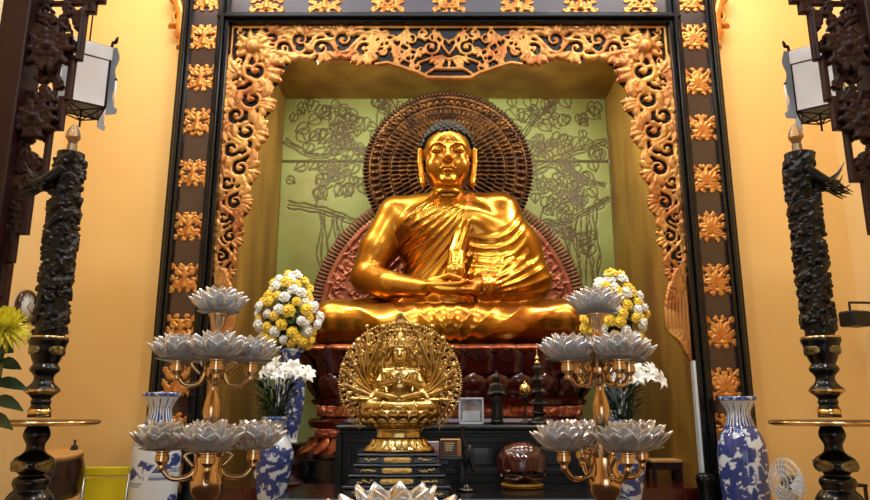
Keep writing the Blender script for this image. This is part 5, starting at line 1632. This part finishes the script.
for side, tp in lily_tops:
    rng = random.Random(31 if side == 'left' else 33)
    ps = []
    for k in range(150):
        a = rng.uniform(0, 2*PI); t_ = rng.uniform(0, 1)
        base = (tp[0]+.05*math.cos(a)+.10*t_*math.cos(a), tp[1]+.05*math.sin(a)+.08*t_*math.sin(a), tp[2]-.02+.30*t_)
        ps.append(leaf_blade(base, (math.cos(a)*.8, math.sin(a)*.8, rng.uniform(.2, 1.2)), rng.uniform(.10, .19), rng.uniform(.010, .018), rng.uniform(0, .6), rng))
    for k in range(10):
        a = 2*PI*k/10; ps.append(tube([(tp[0]+.04*math.cos(a), tp[1]+.04*math.sin(a), tp[2]-.12), (tp[0]+.13*math.cos(a), tp[1]+.10*math.sin(a), tp[2]+.33)], .006, 5))
    o = obj('lily_foliage', join(ps), M['leaf_dark'], None, True)
    tag(o, 'dark green lily leaves and stems in the vase, %s of the altar' % side, 'foliage', None, 'stuff')
    for k in range(17):
        a = k*2.4; rr = .20*math.sqrt((k+.5)/17)
        loc = (tp[0]+(.085 if side == 'left' else .12)+rr*1.05*math.cos(a), tp[1]+rr*.7*math.sin(a)-.04, tp[2]+.36+rng.uniform(-.05, .07)-.25*rr*0)
        flower('lily', loc, (math.cos(a)*.8+rng.uniform(-.3, .3), -.9+rng.uniform(-.4, .4), .5+rng.uniform(-.2, .5)), rng.uniform(.8, 1.1),
               'white lily in the baluster vase on the %s of the altar' % side, 'flower', 'white lilies on the %s' % side, 'white_lily')

# yellow chrysanthemum reaching in from the left edge
fx_, fy_, fz_ = P(4, 328, 3.3)
t = thing('chrysanthemum', 'large lemon yellow chrysanthemum with dark leaves at the left edge', 'flower', (fx_, fy_, fz_))
rng = random.Random(12); ps = [ball((0, 0, 0), .035, 12, 8)]
for k in range(130):
    g = (k+.5)/130; zz = 1-1.55*g; a = k*2.39996
    q = math.sqrt(max(0, 1-zz*zz)); d = np.array((q*math.cos(a), q*math.sin(a), zz))
    L = .075+.035*(1-g)*0+.03*g
    s = np.cross(d, [0, 0, 1.0]); s /= np.linalg.norm(s)+1e-6; up = np.cross(s, d)
    def f(u, v):
        half = .0105*math.sin(PI*min(1, .15+.8*v))
        return tuple(d*(.03+L*v)+s*half*(2*u-1)+up*(.02*v*v*(1 if g < .5 else -1)+.006*(2*u-1)**2))
    ps.append(grid(f, 3, 6))
obj('bloom', mv(join(ps), rot=(.5, .35, 0), sc=.95), M['lemon'], t)
obj('stem', tube(curve([(0, .02, -.03), (-.03, .03, -.25), (-.12, .02, -.75)], 6), .009, 8), M['leaf_dark'], t)
for (a, z, L) in ((.2, -.17, .13), (-.5, -.10, .12), (.6, -.26, .16), (.1, -.34, .18), (-.9, -.2, .14), (2.6, -.2, .2), (-.2, -.42, .17), (2.9, -.1, .18), (3.6, -.3, .2)):
    obj('leaf', leaf_blade((-.02+.13*z*.4, .03, z), (math.cos(a), math.sin(a)*.6-.2, .25-.4*abs(z)), L, .032, .35, rng, (.2, -1, .4)), M['leaf_dark'], t)
vz = thing('cut_flower_vase', 'plain white vase on the front table outside the left edge holding the chrysanthemum', 'vase', (fx_-.12, fy_+.02, .801))
obj('body', lathe(smoothprof([(.001, 0), (.07, 0), (.09, .1), (.08, .25), (.05, .33), (.065, .38), (.055, .375), (.04, .33)], 4), 28), M['white_porc'], vz)

# ================================================================== things along the back wall
# wall clock on the left wall
cx_, cy_, cz_ = XL+.002, 6.87, P(24, 307, 6.87)[2]
t = thing('wall_clock', 'round wall clock with brown rim and white face on the left wall', 'clock', (cx_, cy_, cz_), 0)
toX = (0, PI/2, 0)
obj('rim', mv(lathe([(.001, 0), (.165, 0), (.172, .02), (.165, .045), (.142, .05), (.138, .03), (.001, .03)], 40), rot=toX), M['fish'], t)
fc = obj('dial', mv(lathe([(.001, .031), (.139, .031), (.139, .033), (.001, .033)], 40), rot=toX), M['white_porc'], t)
for k in range(12):
    a = 2*PI*k/12
    fcu = bpy.data.curves.new('numeral', 'FONT'); fcu.body = str(12 if k == 0 else k); fcu.size = .038; fcu.align_x = 'CENTER'; fcu.align_y = 'CENTER'; fcu.extrude = .0008
    tmp = bpy.data.objects.new('numeral_curve', fcu); C.objects.link(tmp)
    dg = bpy.context.evaluated_depsgraph_get(); me = bpy.data.meshes.new_from_object(tmp.evaluated_get(dg)); bpy.data.objects.remove(tmp)
    o = bpy.data.objects.new('numeral', me); C.objects.link(o); o.parent = fc; me.materials.clear(); me.materials.append(M['ink'])
    o.rotation_euler = (PI/2, 0, PI/2); o.location = (.0345, .112*math.sin(a), .112*math.cos(a))
for L, a, w_ in ((.065, .55, .008), (.10, 2.2, .006)):
    obj('hand', mv(box(.036, .038, -w_/2, w_/2, -.015, L), rot=(-a, 0, 0)), M['ink'], t, False)
# drum on its stand
dx_, dy_, dz_ = P(60, 452, 6.55)
t = thing('drum_stand', 'dark four-legged wooden stand under the barrel drum by the left wall', 'stand', (dx_, dy_, 0))
obj('ring', lathe([(.14, .60), (.19, .60), (.19, .64), (.14, .64), (.14, .60)], 32, False), M['drum_wood'], t)
for k in range(4):
    a = PI/4+k*PI/2; obj('leg', tube([(.16*math.cos(a), .16*math.sin(a), .63), (.17*math.cos(a), .17*math.sin(a), 0)], .018, 8), M['drum_wood'], t)
t = thing('barrel_drum', 'dark barrel drum with tan skin head, standing by the left wall', 'drum', (dx_, dy_, .70)); t.rotation_euler = (.16, 0, 0)
hD = dz_-.70
obj('shell', lathe(smoothprof([(.001, 0), (.19, 0), (.225, hD*.3), (.235, hD*.55), (.215, hD*.92), (.212, hD)], 4), 36), M['drum_wood'], t)
obj('skin', lathe([(.214, hD-.03), (.217, hD), (.205, hD+.006), (.001, hD+.008)], 36), M['drum_skin'], t)
tb = []
obj('tack_ring', join(lathe([(.2165, hD-.04), (.219, hD-.034), (.2165, hD-.028)], 36, False), *[ball((.218*math.cos(2*PI*k/28), .218*math.sin(2*PI*k/28), hD-.034), .007, 6, 5) for k in range(28)]), M['brass_dull'], t)
t = thing('hand_bell', 'small black hand bell standing on the drum head', 'bell', (dx_+.10, dy_+.05, dz_+.005+.0))
obj('bell', lathe(smoothprof([(.001, 0), (.035, 0), (.03, .03), (.024, .05), (.001, .055)], 3), 16), M['black_plastic'], t)
obj('handle', tube([(0, 0, .05), (0, 0, .10)], [.009, .013], 8), M['black_plastic'], t)
# yellow folding chair
hx_, hy_, hz_ = P(106, 467, 6.72)
t = thing('folding_chair', 'yellow folding chair with steel frame against the back wall', 'chair', (hx_, hy_, 0), .12)
Hc = hz_
obj('backrest', mv(join(box(-.185, .185, -.008, .008, Hc-.30, Hc-.10, .006), box(-.20, .20, -.018, .016, Hc-.085, Hc-.0, .012)), (0, .05, 0), (-.10*0, 0, 0)), M['yellow_plastic'], t, False)
obj('seat', box(-.20, .20, -.36, -.02, .44, .47, .012), M['yellow_plastic'], t, False)
for s in (-1, 1):
    obj('leg', tube([(s*.195, .06, Hc-.02), (s*.195, -.02, .45), (s*.195, -.36, .02)], .012, 8), M['steel'], t)
    obj('leg', tube([(s*.18, -.30, .44), (s*.185, .12, .02)], .011, 8), M['steel'], t)
obj('stretcher', join(tube([(-.21, -.30, .10), (.21, -.30, .10)], .009, 8)), M['steel'], t)
# electric fan
qx, qy, qz = P(787, 483, 6.12)
t = thing('electric_fan', 'grey pedestal fan turned aside between the right floor vase and the candle stand', 'fan', (qx, qy, 0), -1.3)
obj('base', lathe(smoothprof([(.001, 0), (.14, 0), (.13, .03), (.04, .05), (.03, .1)], 3), 28), M['fan_grey'], t)
obj('pole', tube([(0, .08, .05), (0, .08, qz)], .018, 10), M['fan_grey'], t)
hd = obj('guard', join(*[mv(lathe([(r-.003, -.002), (r+.003, -.002), (r+.003, .002), (r-.003, .002), (r-.003, -.002)], 40, False), (0, -.06+.05*(r/.2)**2, qz), (PI/2, 0, 0)) for r in (.03, .07, .11, .15, .19, .2)],
    *[tube(curve([(.03*math.cos(a), -.06, qz+.03*math.sin(a)), (.14*math.cos(a), -.04, qz+.14*math.sin(a)), (.20*math.cos(a), -.005, qz+.20*math.sin(a))], 4), .0022, 5) for a in np.linspace(0, 2*PI, 25)[:-1]],
    *[tube(curve([(.05*math.cos(a), .07, qz+.05*math.sin(a)), (.15*math.cos(a), .05, qz+.15*math.sin(a)), (.20*math.cos(a), -.005, qz+.20*math.sin(a))], 4), .0022, 5) for a in np.linspace(0, 2*PI, 25)[:-1]]), M['fan_wire'], t)
for k in range(3):
    a0 = 2*PI*k/3
    def f(u, v, a0=a0):
        r = .03+.145*v; a = a0+(u-.5)*1.35*(.6+.4*math.sin(PI*v)); return (r*math.cos(a), .01+.04*(u-.5), qz+r*math.sin(a))
    g_ = grid(f, 7, 6); b_ = (g_[0]+np.array([0, .004, 0]), [tuple(reversed(q)) for q in g_[1]])
    obj('blade', join(g_, b_), M['fan_blade'], t)
obj('motor', mv(lathe(smoothprof([(.001, -.04), (.035, -.03), (.04, .0), (.062, .05), (.06, .11), (.03, .15), (.001, .155)], 3), 24), (0, 0, qz), (-PI/2, 0, 0)), M['black_plastic'], t)
# loudspeaker on the right wall
sx_, sy_, sz_ = P(855, 319, 6.8)
t = thing('wall_loudspeaker', 'black loudspeaker on an arm bracket on the right wall', 'speaker', (sx_, sy_, sz_), .35)
obj('cabinet', box(-.125, .125, -.09, .09, -.075, .075, .02), M['black_plastic'], t, False)
obj('grille', box(-.11, .11, -.098, -.088, -.06, .06, .006), M['ink'], t, False)
obj('bracket', join(tube([(-.05, .0, .075), (-.05, .0, .16)], .012, 8), tube([(-.05, .0, .16), (XR-sx_-.01, -.08, .16)], .012, 8), mv(box(-.01, .01, -.06, .06, -.08, .1), (XR-sx_-.05, -.07, .14))), M['black_plastic'], t, False)
o = obj('speaker_cable', tube([(XR-.012, 7.0, P(862, 335, 7.0)[2]), (XR-.012, 7.0, .0)], .010, 6), M['white_porc'], None, True)
tag(o, 'pale cable running down the right wall below the loudspeaker', 'cable')
# small corner shelf behind the right candle stand
x, y, z = P(846, 483, 6.9)
t = thing('corner_shelf', 'small dark wooden shelf table behind the right candle stand', 'shelf', (x, y, 0))
obj('top', box(-.13, .13, -.13, .13, z-.025, z, .006), M['wood_dark'], t, False)
for sx in (-1, 1):
    for sy in (-1, 1): obj('leg', box(sx*.11-.012, sx*.11+.012, sy*.11-.012, sy*.11+.012, 0, z-.025), M['wood_dark'], t, False)
# low wooden stool in the niche
x, y, z = P(663, 459, 7.75)
t = thing('wooden_stool', 'low light wood stool with dark legs inside the niche, right', 'stool', (x, y, NZ0+.001))
hh = z-NZ0
obj('seat', box(-.17, .17, -.15, .15, hh-.03, hh, .006), M['timber'], t, False)
obj('apron', join(box(-.15, .15, -.135, -.115, hh-.10, hh-.03), box(-.15, .15, .115, .135, hh-.10, hh-.03), box(-.15, -.13, -.115, .115, hh-.10, hh-.03), box(.13, .15, -.115, .115, hh-.10, hh-.03)), M['wood_dark'], t, False)
for sx in (-1, 1):
    for sy in (-1, 1): obj('leg', box(sx*.14-.02, sx*.14+.02, sy*.12-.02, sy*.12+.02, 0, hh-.03, .004), M['wood_dark'], t, False)
